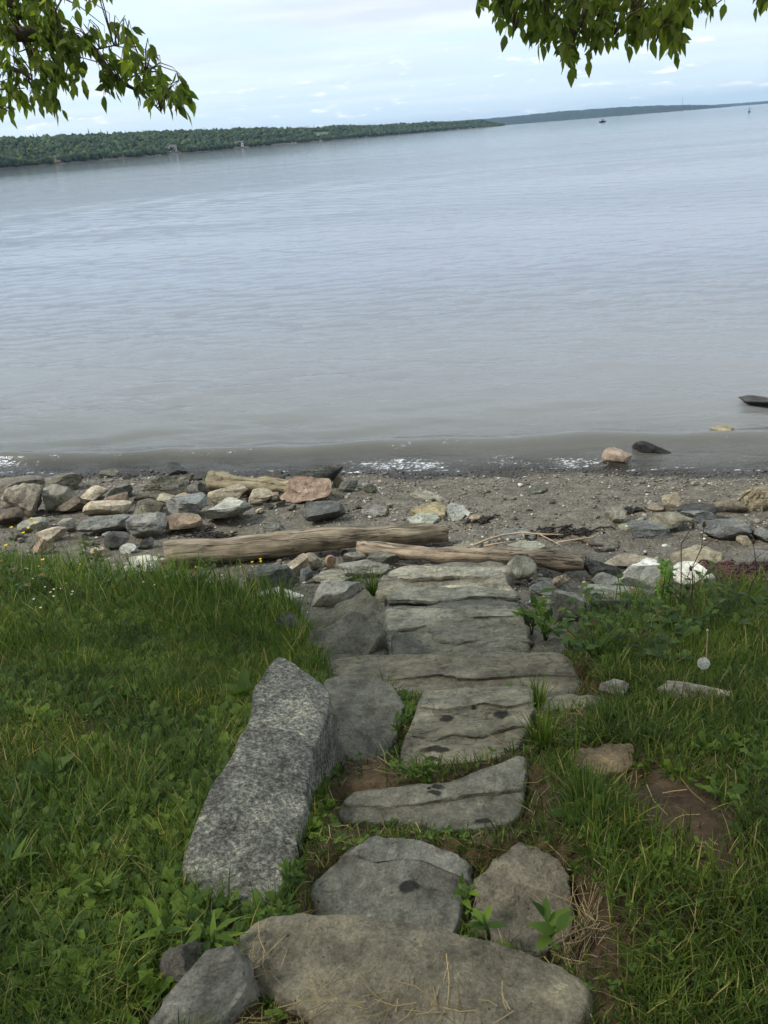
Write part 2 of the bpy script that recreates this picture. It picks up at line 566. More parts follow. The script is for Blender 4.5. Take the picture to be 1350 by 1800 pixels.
# ================================================================== stones
carve = []      # (polygon xy, top plane z function) for setting the soil under stones
PLANES = {}     # top plane of each slab, for the split layers lying on it
keepout = []    # polygons where no grass grows


def inside(poly, x, y):
    x = np.asarray(x, float); y = np.asarray(y, float)
    res = np.zeros(x.shape, bool)
    n = len(poly)
    j = n - 1
    for i in range(n):
        xi, yi = poly[i]; xj, yj = poly[j]
        c = ((yi > y) != (yj > y)) & (x < (xj - xi) * (y - yi) / (yj - yi + 1e-12) + xi)
        res ^= c
        j = i
    return res


def grow(poly, d):
    P = np.array(poly); c = P.mean(0)
    v = P - c
    l = np.linalg.norm(v, axis=1, keepdims=True)
    return [tuple(q) for q in (c + v * (1 + d / l))]


def n3(p, f, seed):
    return noise.fractal(Vector((p[0] * f + seed * 7.1, p[1] * f - seed * 3.3, p[2] * f + seed)), 1.0, 2.0, 4)


def slab(name, label, cat, poly, dz=0.02, tilt=(0, 0), thick=0.12, color=(120, 120, 112), mat=None, bevel=0.009,
         rough=0.008, z=None, group=None, ledge=None, stain_px=None, kind='strata', carve_it=True, jag=0.012, crown=0.0, parent=None):
    cpx = np.mean([p[0] for p in poly]); cpy = np.mean([p[1] for p in poly])
    p0 = hit(cpx, cpy)
    if z is not None:
        p0 = on_plane(cpx, cpy, np.array([0, 0, z]), np.array([0, 0, 1.0]))
    else:
        p0[2] += dz
        # keep the point on its line of sight at the raised height
        p0 = on_plane(cpx, cpy, p0, np.array([0, 0, 1.0]))
    nrm = np.array([-tilt[0], -tilt[1], 1.0]); nrm /= np.linalg.norm(nrm)
    if parent is not None:
        p0, nrm = PLANES[parent.name]
        p0 = p0 + nrm * dz
    W = [on_plane(a, b_, p0, nrm) for a, b_ in poly]
    W = np.array(W)
    cen = W.mean(0)
    # resample outline with a Catmull-like softening
    pts = []
    n = len(W)
    per = sum(np.linalg.norm(W[(i + 1) % n] - W[i]) for i in range(n))
    step = per / 84
    seed = rnd.random() * 50
    for i in range(n):
        a, b_ = W[i], W[(i + 1) % n]
        k = max(1, int(round(np.linalg.norm(b_ - a) / step)))
        for j in range(k):
            pts.append(a + (b_ - a) * j / k)
    pts = np.array(pts) - cen
    for _ in range(1):
        pts = 0.5 * pts + 0.25 * (np.roll(pts, 1, 0) + np.roll(pts, -1, 0))
    m = len(pts)
    size = per / 4
    amp = jag * size * 2.2
    for i in range(m):
        d = pts[i] / (np.linalg.norm(pts[i]) + 1e-9)
        pts[i] += d * (amp * n3(pts[i] / size * 2.4, 2.2, seed) + .008 * size * n3(pts[i] / size, 14, seed + 2))
    rings = [(1.05, -thick), (1.03, -thick * 0.55), (1.012, -bevel * 1.6), (0.998, -bevel * 0.55), (0.985, -bevel * 0.12),
             (0.95, 0), (0.88, 0), (0.79, 0), (0.69, 0), (0.59, 0), (0.48, 0), (0.36, 0), (0.24, 0), (0.12, 0)]
    V = []
    for ri, (s, dz_) in enumerate(rings):
        for p in pts:
            q = np.array([p[0] * s, p[1] * s, p[2] * s])
            zz = dz_
            if ri >= 3:
                zz += rough * 1.6 * n3(q / size, 2.2, seed + 3) + rough * 0.5 * n3(q / size, 9, seed + 9)
                zz += crown * (1 - s * s)
                if ledge:
                    u, v = q[0] / size, q[1] / size
                    wv = v + 0.10 * n3(q / size, 1.7, seed + 5) + 0.05 * u
                    for (v0, hgt) in ledge:
                        zz += hgt / (1 + math.exp(-(wv - v0) * 60))
            else:
                side = 0.03 * size * n3(np.array([q[0], q[1], dz_]) / size * 2, 2.0, seed + 1)
                d = p / (np.linalg.norm(p) + 1e-9)
                q = q + d * side
            V.append((q[0], q[1], q[2] + zz))
    nr = len(rings)
    F = []
    for r_ in range(nr - 1):
        for k in range(m):
            F.append((r_ * m + k, r_ * m + (k + 1) % m, (r_ + 1) * m + (k + 1) % m, (r_ + 1) * m + k))
    ci = len(V)
    last = V[(nr - 1) * m:]
    V.append(tuple(np.mean(np.array(last), 0)))
    for k in range(m):
        F.append(((nr - 1) * m + k, (nr - 1) * m + (k + 1) % m, ci))
    F.append(tuple(range(m - 1, -1, -1)))
    # winding
    area = 0.5 * sum(pts[i][0] * pts[(i + 1) % m][1] - pts[(i + 1) % m][0] * pts[i][1] for i in range(m))
    if area < 0:
        F = [tuple(reversed(f)) for f in F]
    me = mesh_from(name, V, F)
    if stain_px:
        st = []
        for (sx, sy, rw, rh) in stain_px:
            q = on_plane(sx, sy, p0, nrm)
            q2 = on_plane(sx + rw, sy, p0, nrm); q3 = on_plane(sx, sy + rh, p0, nrm)
            st.append((q[0], q[1], max(0.01, abs(q2[0] - q[0])), max(0.01, abs(q3[1] - q[1]))))
        mat = stone_mat(name + '_stained', kind, st)
    if parent is not None:
        o = add(name, me, mat or M_STRATA, parent, tuple(cen - np.array(parent.location)))
        o.color = rgb(*color)
        return o
    o = add(name, me, mat or M_STRATA, None, tuple(cen))
    o.color = rgb(*color)
    tag(o, label, cat, group)
    PLANES[o.name] = (p0, nrm)
    pxy = [(p[0] + cen[0], p[1] + cen[1]) for p in pts]
    if carve_it:
        carve.append((pxy, cen, tilt))
    keepout.append(pxy)
    return o


def rock_mesh(name, seed, cuts=12, dmin=0.36, dmax=0.82, sub=4, lump=0.12, flat_top=None):
    r_ = random.Random(seed)
    bm = bmesh.new()
    bmesh.ops.create_icosphere(bm, subdivisions=sub, radius=1.0)
    planes = []
    for _ in range(cuts):
        v = Vector((r_.gauss(0, 1), r_.gauss(0, 1), r_.gauss(0, 0.8))).normalized()
        planes.append((v, r_.uniform(dmin, dmax)))
    if flat_top is not None:
        planes.append((Vector((r_.uniform(-.2, .2), r_.uniform(-.35, .1), 1)).normalized(), flat_top))
    for v in bm.verts:
        for n_, d in planes:
            e = v.co.dot(n_) - d
            if e > 0: v.co -= n_ * e
        a = noise.fractal(v.co * 1.3 + Vector((seed, seed * .3, 0)), 1.0, 2.0, 3) * lump
        a += noise.fractal(v.co * 5 + Vector((seed, 0, seed * .7)), 0.8, 2.0, 4) * lump * 0.5
        v.co += v.co.normalized() * a
    co = np.array([v.co[:] for v in bm.verts])
    lo, hi = co.min(0), co.max(0)
    for v in bm.verts:
        v.co = Vector(((v.co.x - (lo[0] + hi[0]) / 2) / (hi[0] - lo[0]), (v.co.y - (lo[1] + hi[1]) / 2) / (hi[1] - lo[1]), (v.co.z - lo[2]) / (hi[2] - lo[2])))
    me = bpy.data.meshes.new(name)
    bm.to_mesh(me); bm.free()
    me.polygons.foreach_set('use_smooth', np.ones(len(me.polygons), bool))
    me.set_sharp_from_angle(angle=R(24))
    return me


def rock(name, label, cat, box, color, mat=None, depth=0.7, cuts=12, sink=0.12, lump=0.07, seed=None, rz=0.0, ry=0.0, group=None,
         dmin=0.36, dmax=0.82, flat_top=None, lift=0.0, sub=4, onz=None, rx=0.0):
    x0, y0, x1, y1 = box
    seed = seed if seed is not None else rnd.randint(1, 9999)
    p = hit((x0 + x1) / 2, y1)
    if onz is not None:
        p = on_plane((x0 + x1) / 2, y1, np.array([0, 0, onz]), np.array([0, 0, 1.0]))
    dist = np.dot(p - CAM, -M3[:, 2])
    w = (x1 - x0) * dist / FPX
    dep = math.atan2(CAM[2] - p[2], math.hypot(p[0], p[1]))
    vis = (y1 - y0) * dist / FPX
    d = w * depth
    hh = (vis - d * math.sin(dep) * 0.42) / math.cos(dep)
    if hh < 0.5 * vis:
        hh = 0.5 * vis
        d = max(0.3 * w, (vis - hh * math.cos(dep)) / (0.6 * math.sin(dep)))
    me = rock_mesh(name, seed, cuts, dmin, dmax, sub, lump, flat_top)
    zs = hh / (1 - sink)
    dirv = np.array([p[0], p[1]]); dirv /= np.linalg.norm(dirv)
    c = np.array([p[0] + dirv[0] * d * 0.42, p[1] + dirv[1] * d * 0.42])
    zb = p[2] - zs * sink + lift
    sx, sy = w * 1.04, d * 1.06; zs *= 1.03
    mt = Matrix.Rotation(rz, 4, 'Z') @ Matrix.Rotation(ry, 4, 'Y') @ Matrix.Rotation(rx, 4, 'X')
    co = np.empty(len(me.vertices) * 3); me.vertices.foreach_get('co', co); co = co.reshape(-1, 3)
    co = (np.array(mt.to_3x3()) @ (co - [0, 0, .5]).T).T
    lo, hi = co.min(0), co.max(0)
    co = (co - [(lo[0] + hi[0]) / 2, (lo[1] + hi[1]) / 2, lo[2]]) / (hi - lo) * [sx, sy, zs]
    yaw = math.atan2(-dirv[0], dirv[1])
    rr = np.array(Matrix.Rotation(yaw, 3, 'Z'))
    co = (rr @ co.T).T
    me.vertices.foreach_set('co', co.astype(np.float32).ravel()); me.update()
    o = add(name, me, mat or M_BOULDER, None, (c[0], c[1], zb))
    g_ = sum(color) / 3
    o.color = rgb(*[v * .68 + g_ * .32 + 3 for v in color])
    tag(o, label, cat, group)
    th = np.linspace(0, 2 * math.pi, 14)[:-1]
    keepout.append([(c[0] + 0.46 * sx * math.cos(t), c[1] + 0.46 * sy * math.sin(t)) for t in th])
    return o


def build_steps():
    G = None
    S = lambda *a, **k: slab('step_stone', *a, cat='stone', **k) if False else None
    s1 = slab('step_stone', 'broad brown-grey top step slab littered with straw along its edge', 'step stone',
         [(408, 1652), (440, 1618), (520, 1601), (600, 1604), (700, 1618), (800, 1637), (900, 1665), (980, 1690), (1040, 1725), (1052, 1748), (1030, 1790), (980, 1830), (760, 1850), (600, 1820), (520, 1770), (430, 1705)],
         z=0.03, thick=0.2, color=(128, 121, 105), kind='mottled', mat=M_BOULDER, bevel=0.02, rough=0.011, crown=0.012)
    s2 = slab('step_stone', 'grey slab with one round dark wet spot below the top step', 'step stone',
         [(540, 1562), (570, 1530), (610, 1496), (650, 1470), (720, 1474), (800, 1498), (828, 1520), (820, 1560), (806, 1612), (790, 1660), (640, 1660), (560, 1620)],
         z=-0.10, thick=0.15, color=(122, 120, 111), stain_px=[(720, 1562, 14, 11)], rough=0.006, kind='mottled')
    slab('step_stone', 'small rough grey-brown slab beside the slab with the round wet spot', 'step stone',
         [(834, 1545), (870, 1508), (925, 1481), (968, 1495), (1000, 1540), (1012, 1600), (1000, 1650), (950, 1680), (880, 1670), (832, 1625)],
         z=-0.10, thick=0.15, color=(130, 122, 108), mat=M_BOULDER, rough=0.016, jag=0.02)
    s4 = slab('step_stone', 'wedge-shaped grey slab narrowing to a point, third step from the top', 'step stone',
         [(590, 1425), (615, 1392), (720, 1381), (800, 1372), (870, 1345), (918, 1327), (923, 1400), (915, 1442), (850, 1456), (780, 1461), (700, 1444), (610, 1446)],
         z=-0.24, thick=0.15, color=(124, 121, 110), stain_px=[(770, 1388, 9, 7), (762, 1400, 11, 4), (757, 1391, 4, 3), (850, 1446, 20, 5)], rough=0.005, kind='mottled')
    s5 = slab('step_stone', 'square layered pale slab spotted with several dark wet patches', 'step stone',
         [(745, 1215), (840, 1212), (930, 1207), (936, 1250), (925, 1290), (902, 1325), (850, 1345), (740, 1365), (703, 1352), (705, 1310), (728, 1262)],
         z=-0.43, thick=0.18, color=(146, 140, 124), stain_px=[(886, 1260, 16, 9), (788, 1270, 13, 5), (770, 1321, 26, 5), (760, 1338, 12, 5), (835, 1250, 6, 4)], rough=0.008,
         ledge=[(-0.28, 0.008), (0.1, 0.006)])
    slab('step_stone', 'blunt blue-grey stone wedged between granite block and spotted slab', 'step stone',
         [(568, 1197), (600, 1188), (680, 1191), (700, 1215), (713, 1243), (698, 1290), (682, 1330), (640, 1345), (600, 1330), (585, 1280)],
         z=-0.45, thick=0.2, color=(114, 112, 103), mat=M_BOULDER, rough=0.014, crown=0.02, bevel=0.022)
    slab('step_stone', 'tiny flat grey stone against the side of the granite block', 'step stone',
         [(575, 1315), (585, 1305), (603, 1306), (600, 1345), (580, 1362), (568, 1350)],
         z=-0.36, thick=0.1, color=(112, 110, 102), mat=M_BOULDER, rough=0.004)
    s6 = slab('step_stone', 'longest layered tan-grey tread crossing the whole stair', 'step stone',
         [(585, 1160), (640, 1151), (800, 1150), (985, 1146), (1002, 1172), (1024, 1196), (1015, 1222), (900, 1236), (740, 1236), (600, 1226), (565, 1190)],
         z=-0.70, thick=0.2, color=(132, 126, 112), rough=0.006, jag=0.006)
    slab('step_stone', 'pale flat stone at the end of the longest tread among grass', 'step stone',
         [(945, 1226), (1000, 1220), (1060, 1221), (1086, 1236), (1062, 1260), (1000, 1268), (955, 1264)],
         z=-0.60, thick=0.12, color=(142, 138, 122), rough=0.006)
    s7 = slab('step_stone', 'wide grey step with pale far strip below the longest tread', 'step stone',
         [(678, 1070), (780, 1069), (905, 1071), (922, 1096), (932, 1130), (930, 1172), (800, 1178), (690, 1172), (680, 1120)],
         z=-0.90, tilt=(0, 0), thick=0.22, color=(142, 138, 124), rough=0.016, ledge=[(0.14, 0.012), (-.1, .008)])
    slab('step_stone', 'small dark stone lodged on the left corner of the wide grey step', 'step stone',
         [(688, 1118), (705, 1111), (728, 1112), (743, 1128), (750, 1150), (690, 1152)],
         z=-0.80, thick=0.12, color=(92, 92, 86), mat=M_BOULDER, rough=0.01)
    s8 = slab('step_stone', 'cracked grey step between the wide step and the ribbed slab', 'step stone',
         [(680, 1042), (700, 1034), (830, 1030), (905, 1040), (914, 1062), (916, 1090), (800, 1096), (684, 1092), (676, 1066)],
         z=-1.10, tilt=(0, -.06), thick=0.2, color=(106, 106, 100), rough=0.018, ledge=[(0.05, -0.025)])
    s9 = slab('step_stone', 'ribbed pale slab with overhanging pointed corner near the driftwood', 'step stone',
         [(690, 1001), (720, 994), (800, 997), (893, 999), (901, 1004), (885, 1014), (892, 1026), (910, 1040), (850, 1052), (740, 1056), (660, 1048), (666, 1024)],
         z=-1.26, tilt=(0, .06), thick=0.2, color=(160, 154, 138), rough=0.02)
    slab('step_stone', 'lowest thin grey slab peeking out behind the ribbed slab', 'step stone',
         [(706, 996), (760, 992), (860, 986), (884, 990), (892, 1002), (880, 1015), (720, 1018)],
         z=-1.34, thick=0.18, color=(124, 122, 112), rough=0.008)
    # thin split layers of bedding still lying on the treads
    def layer(par, poly, col, lift=.014):
        slab('layer', None, None, poly, dz=lift, thick=lift + .012, color=col, mat=par.data.materials[0], bevel=.004, rough=.004, jag=.02, parent=par)
    layer(s4, [(602, 1412), (618, 1392), (720, 1381), (800, 1372), (870, 1345), (918, 1327), (922, 1385), (870, 1392), (800, 1399), (740, 1413), (660, 1416)], (126, 123, 112), .013)
    layer(s2, [(610, 1497), (650, 1470), (720, 1474), (800, 1498), (828, 1521), (822, 1548), (785, 1522), (725, 1508), (660, 1514)], (124, 123, 115), .011)
    layer(s5, [(746, 1214), (840, 1211), (931, 1206), (937, 1250), (930, 1276), (885, 1281), (850, 1296), (800, 1289), (765, 1301), (720, 1290), (729, 1262)], (142, 137, 122))
    layer(s5, [(746, 1212), (840, 1209), (930, 1204), (935, 1232), (890, 1240), (845, 1234), (790, 1246), (736, 1240)], (150, 145, 130), .026)
    layer(s6, [(586, 1160), (640, 1150), (800, 1149), (985, 1145), (1004, 1172), (1014, 1186), (930, 1184), (850, 1194), (760, 1186), (680, 1196), (590, 1190)], (132, 126, 112), .009)
    layer(s7, [(679, 1069), (780, 1068), (905, 1070), (916, 1084), (840, 1082), (790, 1090), (730, 1103), (679, 1107)], (160, 156, 142), .022)
    layer(s7, [(752, 1102), (800, 1094), (860, 1089), (924, 1100), (932, 1128), (860, 1121), (800, 1131), (765, 1124)], (130, 127, 115), .012)
    layer(s8, [(681, 1043), (700, 1034), (830, 1030), (905, 1039), (909, 1050), (830, 1047), (765, 1055), (690, 1053)], (142, 140, 129), .020)
    layer(s9, [(691, 1001), (720, 993), (800, 996), (893, 998), (886, 1009), (855, 1014), (780, 1011), (725, 1017), (678, 1014)], (168, 163, 149), .024)
    layer(s9, [(766, 1031), (800, 1027), (862, 1033), (860, 1041), (800, 1039), (770, 1038)], (196, 188, 168), .020)
    # granite block
    slab('granite_block', 'long upright speckled granite block leaning along the path', 'granite block',
         [(490, 1147), (520, 1166), (580, 1212), (580, 1240), (562, 1300), (548, 1355), (527, 1480), (497, 1588), (430, 1600), (345, 1566), (310, 1520), (365, 1400), (405, 1320), (438, 1258), (446, 1204)],
         z=-0.08, tilt=(-0.14, -0.07), thick=0.4, color=(160, 158, 151), mat=M_GRANITE, bevel=0.03, rough=0.014, jag=0.008, crown=0.014)


build_steps()


import re
SPLIT = re.compile(r' (?:behind|beside|below|under|above|in|at|with|near|next|left|right|nearest|on|of|just|half|standing|lying|and|among|surrounded|tucked|touching|between|before|along|rising|alone|stained|leaning|sloping|speckled|left|highest|sunk|awash) ')


def build_rocks():
    B = M_BOULDER; T = M_STRATA; Gm = M_GRANITE
    SEEN = []
    def r(box, col, label, name='rock', **k):
        SEEN.append(((box[0] + box[2]) / 2, box[3], SPLIT.split(label)[0]))
        rock(name, label, 'rock', box, col, **k)
    # --- by the camera
    r((250, 1722, 510, 1880), (148, 142, 130), 'low ridged grey rock at the foot of the top step', onz=-0.10, depth=0.42, cuts=9, seed=51, lump=0.1, sink=.3)
    r((298, 1675, 396, 1752), (100, 95, 84), 'small dark rock tucked behind the ridged grey rock', onz=-0.02, depth=0.8, cuts=6, seed=19, lump=.14, sink=.3)
    # --- beside the stair
    slab('rock', 'big dark peaked boulder with flat sloping face beside the wide step', 'rock',
         [(526, 1142), (548, 1112), (600, 1085), (624, 1071), (660, 1090), (680, 1112), (664, 1130), (648, 1152), (600, 1172), (540, 1172)], dz=0.14, tilt=(.05, .38), thick=.4, color=(104, 102, 94), mat=B, rough=.014, bevel=.02, carve_it=False)
    slab('rock', 'big dark rounded boulder behind the peaked boulder', 'rock',
         [(533, 1100), (560, 1076), (610, 1050), (640, 1037), (672, 1056), (684, 1080), (682, 1120), (640, 1135), (560, 1130)], dz=0.12, tilt=(.0, .42), thick=.42, color=(106, 104, 93), mat=B, rough=.018, bevel=.03, carve_it=False)
    r((548, 1026, 642, 1066), (150, 147, 134), 'pale speckled block with a tiny weed, behind dark boulders', mat=B, flat_top=.5, depth=.5, seed=71)
    r((490, 1080, 536, 1126), (88, 86, 78), 'dark rounded stone half hidden in long grass', seed=72)
    r((440, 1038, 534, 1062), (206, 202, 190), 'white elongated rock half hidden behind long grass', seed=73, depth=.4)
    r((440, 996, 526, 1042), (96, 98, 96), 'dark blue-grey slab below the long log', mat=T, depth=.5, flat_top=.45, seed=74)
    r((500, 978, 545, 1013), (160, 148, 124), 'tan boulder with sloping face under the long log', seed=75, depth=.6)
    r((528, 973, 569, 1003), (150, 138, 116), 'tan rounded boulder touching the underside of the log', seed=76, depth=.6, cuts=8)
    r((572, 976, 592, 999), (158, 126, 100), 'small orange round cobble under the log', seed=77, cuts=3, depth=.8)
    r((530, 1000, 552, 1024), (104, 108, 112), 'small blue-grey cobble between tan boulder and pale slab', seed=78, cuts=6)
    r((551, 1003, 632, 1026), (150, 147, 130), 'pale low slab with flat top in front of orange cobble', mat=T, flat_top=.5, seed=79, depth=.5)
    r((591, 988, 686, 1018), (148, 146, 134), 'pale grey flat-topped block beside the ribbed slab', mat=T, flat_top=.5, seed=80, depth=.4)
    r((604, 972, 648, 992), (116, 112, 100), 'grey wedge stone under the crossing of the two logs', mat=T, flat_top=.5, seed=81, depth=.5)
    r((644, 974, 702, 999), (118, 114, 100), 'grey-brown block under the split driftwood beam', mat=T, flat_top=.5, seed=82, depth=.45)
    r((562, 1014, 624, 1033), (158, 156, 144), 'thin pale stone leaning beside a grass tuft', mat=T, seed=83, depth=.4)
    r((892, 990, 942, 1027), (140, 140, 124), 'smooth rounded grey stone beside the pointed slab corner', cuts=5, seed=84, lift=.04, depth=.6)
    r((936, 1013, 980, 1032), (126, 126, 116), 'low grey stone below the split beam', mat=T, seed=85)
    r((932, 1025, 1000, 1046), (124, 126, 122), 'cracked grey stone in front of the low grey stone', mat=T, seed=86)
    r((1041, 1013, 1087, 1040), (118, 118, 110), 'mid-grey rounded stone left of the white block', seed=87)
    r((1018, 1033, 1156, 1056), (150, 154, 142), 'long pale green edge stone above the weeds', mat=T, flat_top=.5, depth=.22, seed=88)
    r((968, 1038, 1026, 1094), (128, 126, 120), 'tall grey stone behind the leafy weed', seed=89, depth=.5)
    r((1022, 1046, 1118, 1092), (104, 104, 98), 'large grey stone behind the brambles', seed=90, depth=.4)
    r((1085, 988, 1158, 1047), (226, 223, 214), 'large white block with rough top above the weeds', seed=4, cuts=9, flat_top=.55, depth=.6)
    r((1182, 993, 1252, 1034), (228, 222, 208), 'white rounded rock stained orange along its top', seed=92, cuts=6)
    r((1064, 981, 1158, 999), (158, 142, 118), 'low tan stone behind the white block', seed=93, depth=.4)
    r((1026, 986, 1090, 1024), (92, 94, 92), 'dark slab sloping away from the end of the split beam', mat=T, seed=94, depth=.5, cuts=9)
    # --- far right of the path, in the grass
    r((1158, 1203, 1278, 1238), (168, 158, 138), 'long cream stone surrounded by grass on the bank', seed=95, depth=.35)
    r((1054, 1198, 1104, 1222), (150, 146, 134), 'small pale stone at the end of the tread beside weeds', seed=96, depth=.5)
    slab('rock', 'brown flat stone set in bare earth beside the path', 'rock',
         [(1003, 1335), (1015, 1315), (1060, 1308), (1112, 1310), (1118, 1335), (1095, 1358), (1040, 1362), (1010, 1358)], dz=0.01, thick=.1, color=(132, 116, 92), mat=B, rough=.008)
    # --- rock pile at the waterline
    r((-8, 838, 80, 874), (112, 104, 88), 'broad brown boulder behind the large rounded boulder', seed=1, cuts=8)
    r((14, 855, 87, 912), (136, 126, 108), 'large rounded tan-grey boulder in the shore pile', seed=2, cuts=9, lump=.14)
    r((77, 832, 148, 864), (112, 110, 94), 'olive-grey boulder with cracked end at the waterline', seed=3, mat=T, depth=.6)
    r((85, 854, 141, 899), (122, 120, 104), 'pale olive sloping boulder beside the rounded boulder', seed=5, cuts=7)
    r((102, 872, 158, 902), (104, 92, 76), 'low brown rock below the olive sloping boulder', seed=6)
    r((139, 858, 192, 882), (168, 154, 126), 'cream-topped rock behind the long two-tone boulder', seed=7)
    r((153, 878, 234, 913), (172, 156, 128), 'long boulder with cream top and brown underside', seed=8, cuts=7, depth=.5)
    r((187, 853, 236, 878), (116, 114, 104), 'pointed grey rock at the water edge', seed=9, mat=T, cuts=14)
    r((188, 868, 231, 891), (118, 98, 80), 'reddish-brown rock next to the pointed grey rock', seed=10)
    r((240, 836, 350, 882), (104, 100, 86), 'largest layered boulder with folded bands at the waterline', seed=11, mat=T, cuts=12, depth=.6, lump=.16)
    r((232, 881, 294, 909), (118, 114, 94), 'flat green-speckled stone below the layered boulder', seed=13, mat=Gm, depth=.7)
    r((276, 870, 313, 891), (146, 138, 112), 'yellowish flat stone at the foot of the layered boulder', seed=14, flat_top=.4)
    r((308, 868, 341, 888), (164, 144, 112), 'cream rounded stone above the blue-grey boulder', seed=15, cuts=5)
    r((300, 873, 369, 915), (132, 136, 136), 'blue-grey faceted boulder in the middle of the pile', seed=16, mat=T, cuts=12)
    r((294, 903, 358, 938), (146, 122, 98), 'orange-brown block below the blue-grey boulder', seed=17, cuts=9, flat_top=.6)
    r((230, 907, 299, 950), (130, 128, 124), 'grey faceted block with brown broken side', seed=19, mat=T, cuts=12, flat_top=.6)
    r((146, 906, 258, 941), (126, 128, 122), 'long grey slab with flat sloping top, left of faceted block', seed=20, mat=T, flat_top=.4, depth=.45)
    r((-6, 895, 46, 927), (104, 88, 72), 'brown domed rock above the yellow flowers', seed=21, cuts=6)
    r((37, 912, 89, 936), (136, 136, 118), 'pale green flat stone behind the yellow flowers', seed=22, flat_top=.4)
    r((105, 913, 136, 937), (128, 126, 114), 'small flat grey stone left of the long grey slab', seed=23, flat_top=.4)
    r((70, 931, 120, 954), (170, 152, 126), 'cream-and-tan stone behind the leafy stalk', seed=24)
    r((60, 945, 99, 974), (158, 130, 106), 'pinkish stone rising from the grass edge', seed=25)
    r((188, 935, 232, 966), (84, 84, 80), 'dark grey rounded rock below the long grey slab', seed=26, cuts=6)
    r((213, 957, 241, 973), (168, 170, 162), 'white oval cobble near the log end', seed=27, cuts=3)
    r((241, 976, 262, 991), (112, 118, 124), 'small blue-grey cobble near the log end', seed=28, cuts=4)
    r((242, 945, 274, 966), (80, 80, 78), 'dark angular rock beside the end of the long log', seed=29, cuts=14)
    r((161, 962, 186, 980), (172, 148, 122), 'small tan cobble at the edge of the grass', seed=30)
    r((261, 979, 295, 1001), (206, 200, 184), 'white jagged rock at the butt of the long log', seed=31)
    r((218, 984, 284, 1020), (196, 192, 174), 'blotchy white rock behind tall grass blades', seed=32)
    r((293, 813, 329, 836), (70, 72, 72), 'dark wedge rock standing in the shallow water', seed=34, cuts=14, onz=ZW, sink=.35)
    r((219, 834, 247, 850), (56, 58, 56), 'black square rock in the swash', seed=35, cuts=12, onz=ZW, sink=.35)
    r((178, 826, 210, 842), (104, 98, 84), 'brown rock awash under the breaking wavelet', seed=36, onz=ZW, sink=.35)
    r((324, 834, 376, 852), (62, 62, 56), 'dark wet slab beside the silvered log', seed=37, flat_top=.4, depth=.4, onz=ZW, sink=.35)
    r((350, 848, 381, 868), (126, 124, 110), 'small pale stone under the silvered log end', seed=38)
    r((370, 855, 439, 887), (140, 128, 104), 'tan block with sloping top below the silvered log', seed=39, cuts=10, flat_top=.5)
    r((440, 860, 482, 886), (164, 150, 122), 'cream round stone speckled brown near the driftwood stub', seed=40, cuts=4)
    r((376, 878, 410, 900), (140, 126, 106), 'small tan rounded stone behind the pale faceted slab', seed=41, cuts=5)
    r((366, 881, 449, 925), (172, 172, 158), 'pale sharp-edged slab with bright flat top', seed=42, mat=T, cuts=9, flat_top=.35, depth=.7, lump=.06)
    r((462, 834, 501, 847), (78, 70, 60), 'small wet brown rock behind the silvered log', seed=43)
    r((494, 837, 585, 885), (156, 128, 106), 'orange granite boulder on the gravel', seed=44, mat=B, cuts=8, depth=.6, lump=.12)
    r((524, 819, 606, 860), (84, 88, 82), 'dark jagged slate boulder behind the orange boulder', seed=45, mat=T, cuts=14, depth=.5)
    r((586, 836, 610, 856), (122, 110, 88), 'small brown rock next to the orange boulder', seed=46)
    r((596, 846, 632, 866), (108, 110, 100), 'grey low rock at the water edge', seed=47, mat=T)
    r((573, 818, 594, 833), (66, 70, 68), 'little dark rock in foam behind the slate boulder', seed=48, onz=ZW, sink=.35)
    r((639, 848, 663, 868), (112, 114, 100), 'upright greenish stone on the gravel near the foam', seed=49)
    r((531, 889, 610, 921), (88, 88, 86), 'dark smooth slate slab lying on the gravel', seed=50, mat=T, cuts=8, depth=.6, flat_top=.55)
    r((533, 880, 556, 895), (80, 78, 74), 'little dark stone just behind the smooth slate slab', seed=52)
    r((465, 916, 502, 943), (136, 138, 126), 'jagged pale stone above the long log', seed=53, mat=T, cuts=14)
    def flat(poly, col, label, **k):
        k.setdefault('mat', T)
        slab('rock', label, 'rock', poly, color=col, bevel=.014, **k)
    flat([(638, 893), (660, 886), (682, 891), (678, 905), (650, 908), (636, 902)], (122, 120, 116), 'grey flat stone sunk in gravel right of the slate slab', dz=.02, thick=.1)
    flat([(720, 898), (745, 885), (775, 882), (788, 892), (780, 906), (745, 904)], (156, 144, 116), 'cream arched stone in the cluster of flat stones', dz=.05, thick=.12, crown=.02)
    flat([(714, 910), (735, 902), (768, 901), (773, 910), (760, 919), (725, 918)], (160, 164, 152), 'white-grey flat stone nearest the logs in the cluster', dz=.03, thick=.1)
    flat([(783, 893), (792, 882), (815, 890), (827, 900), (822, 911), (795, 912)], (158, 160, 154), 'smooth light grey tilted slab in the cluster', dz=.04, thick=.1, tilt=(.02, .05))
    flat([(720, 866), (735, 858), (770, 868), (790, 878), (788, 885), (755, 880)], (140, 136, 124), 'thin grey slab at the back of the cluster', dz=.03, thick=.09)
    r((821, 905, 848, 918), (146, 126, 98), 'small tan stone right of the flat cluster', seed=54)
    flat([(928, 860), (935, 853), (955, 852), (963, 859), (950, 865), (935, 866)], (98, 100, 90), 'dark greenish flat stone alone on open gravel', dz=.02, thick=.1)
    flat([(794, 957), (815, 948), (842, 946), (846, 957), (835, 966), (800, 966)], (142, 138, 124), 'pale oval stone just behind the split beam', dz=.02, thick=.1)
    flat([(866, 936), (890, 930), (920, 927), (945, 938), (938, 948), (890, 947)], (124, 126, 124), 'blue-grey flat slab under the long stick', dz=.03, thick=.1)
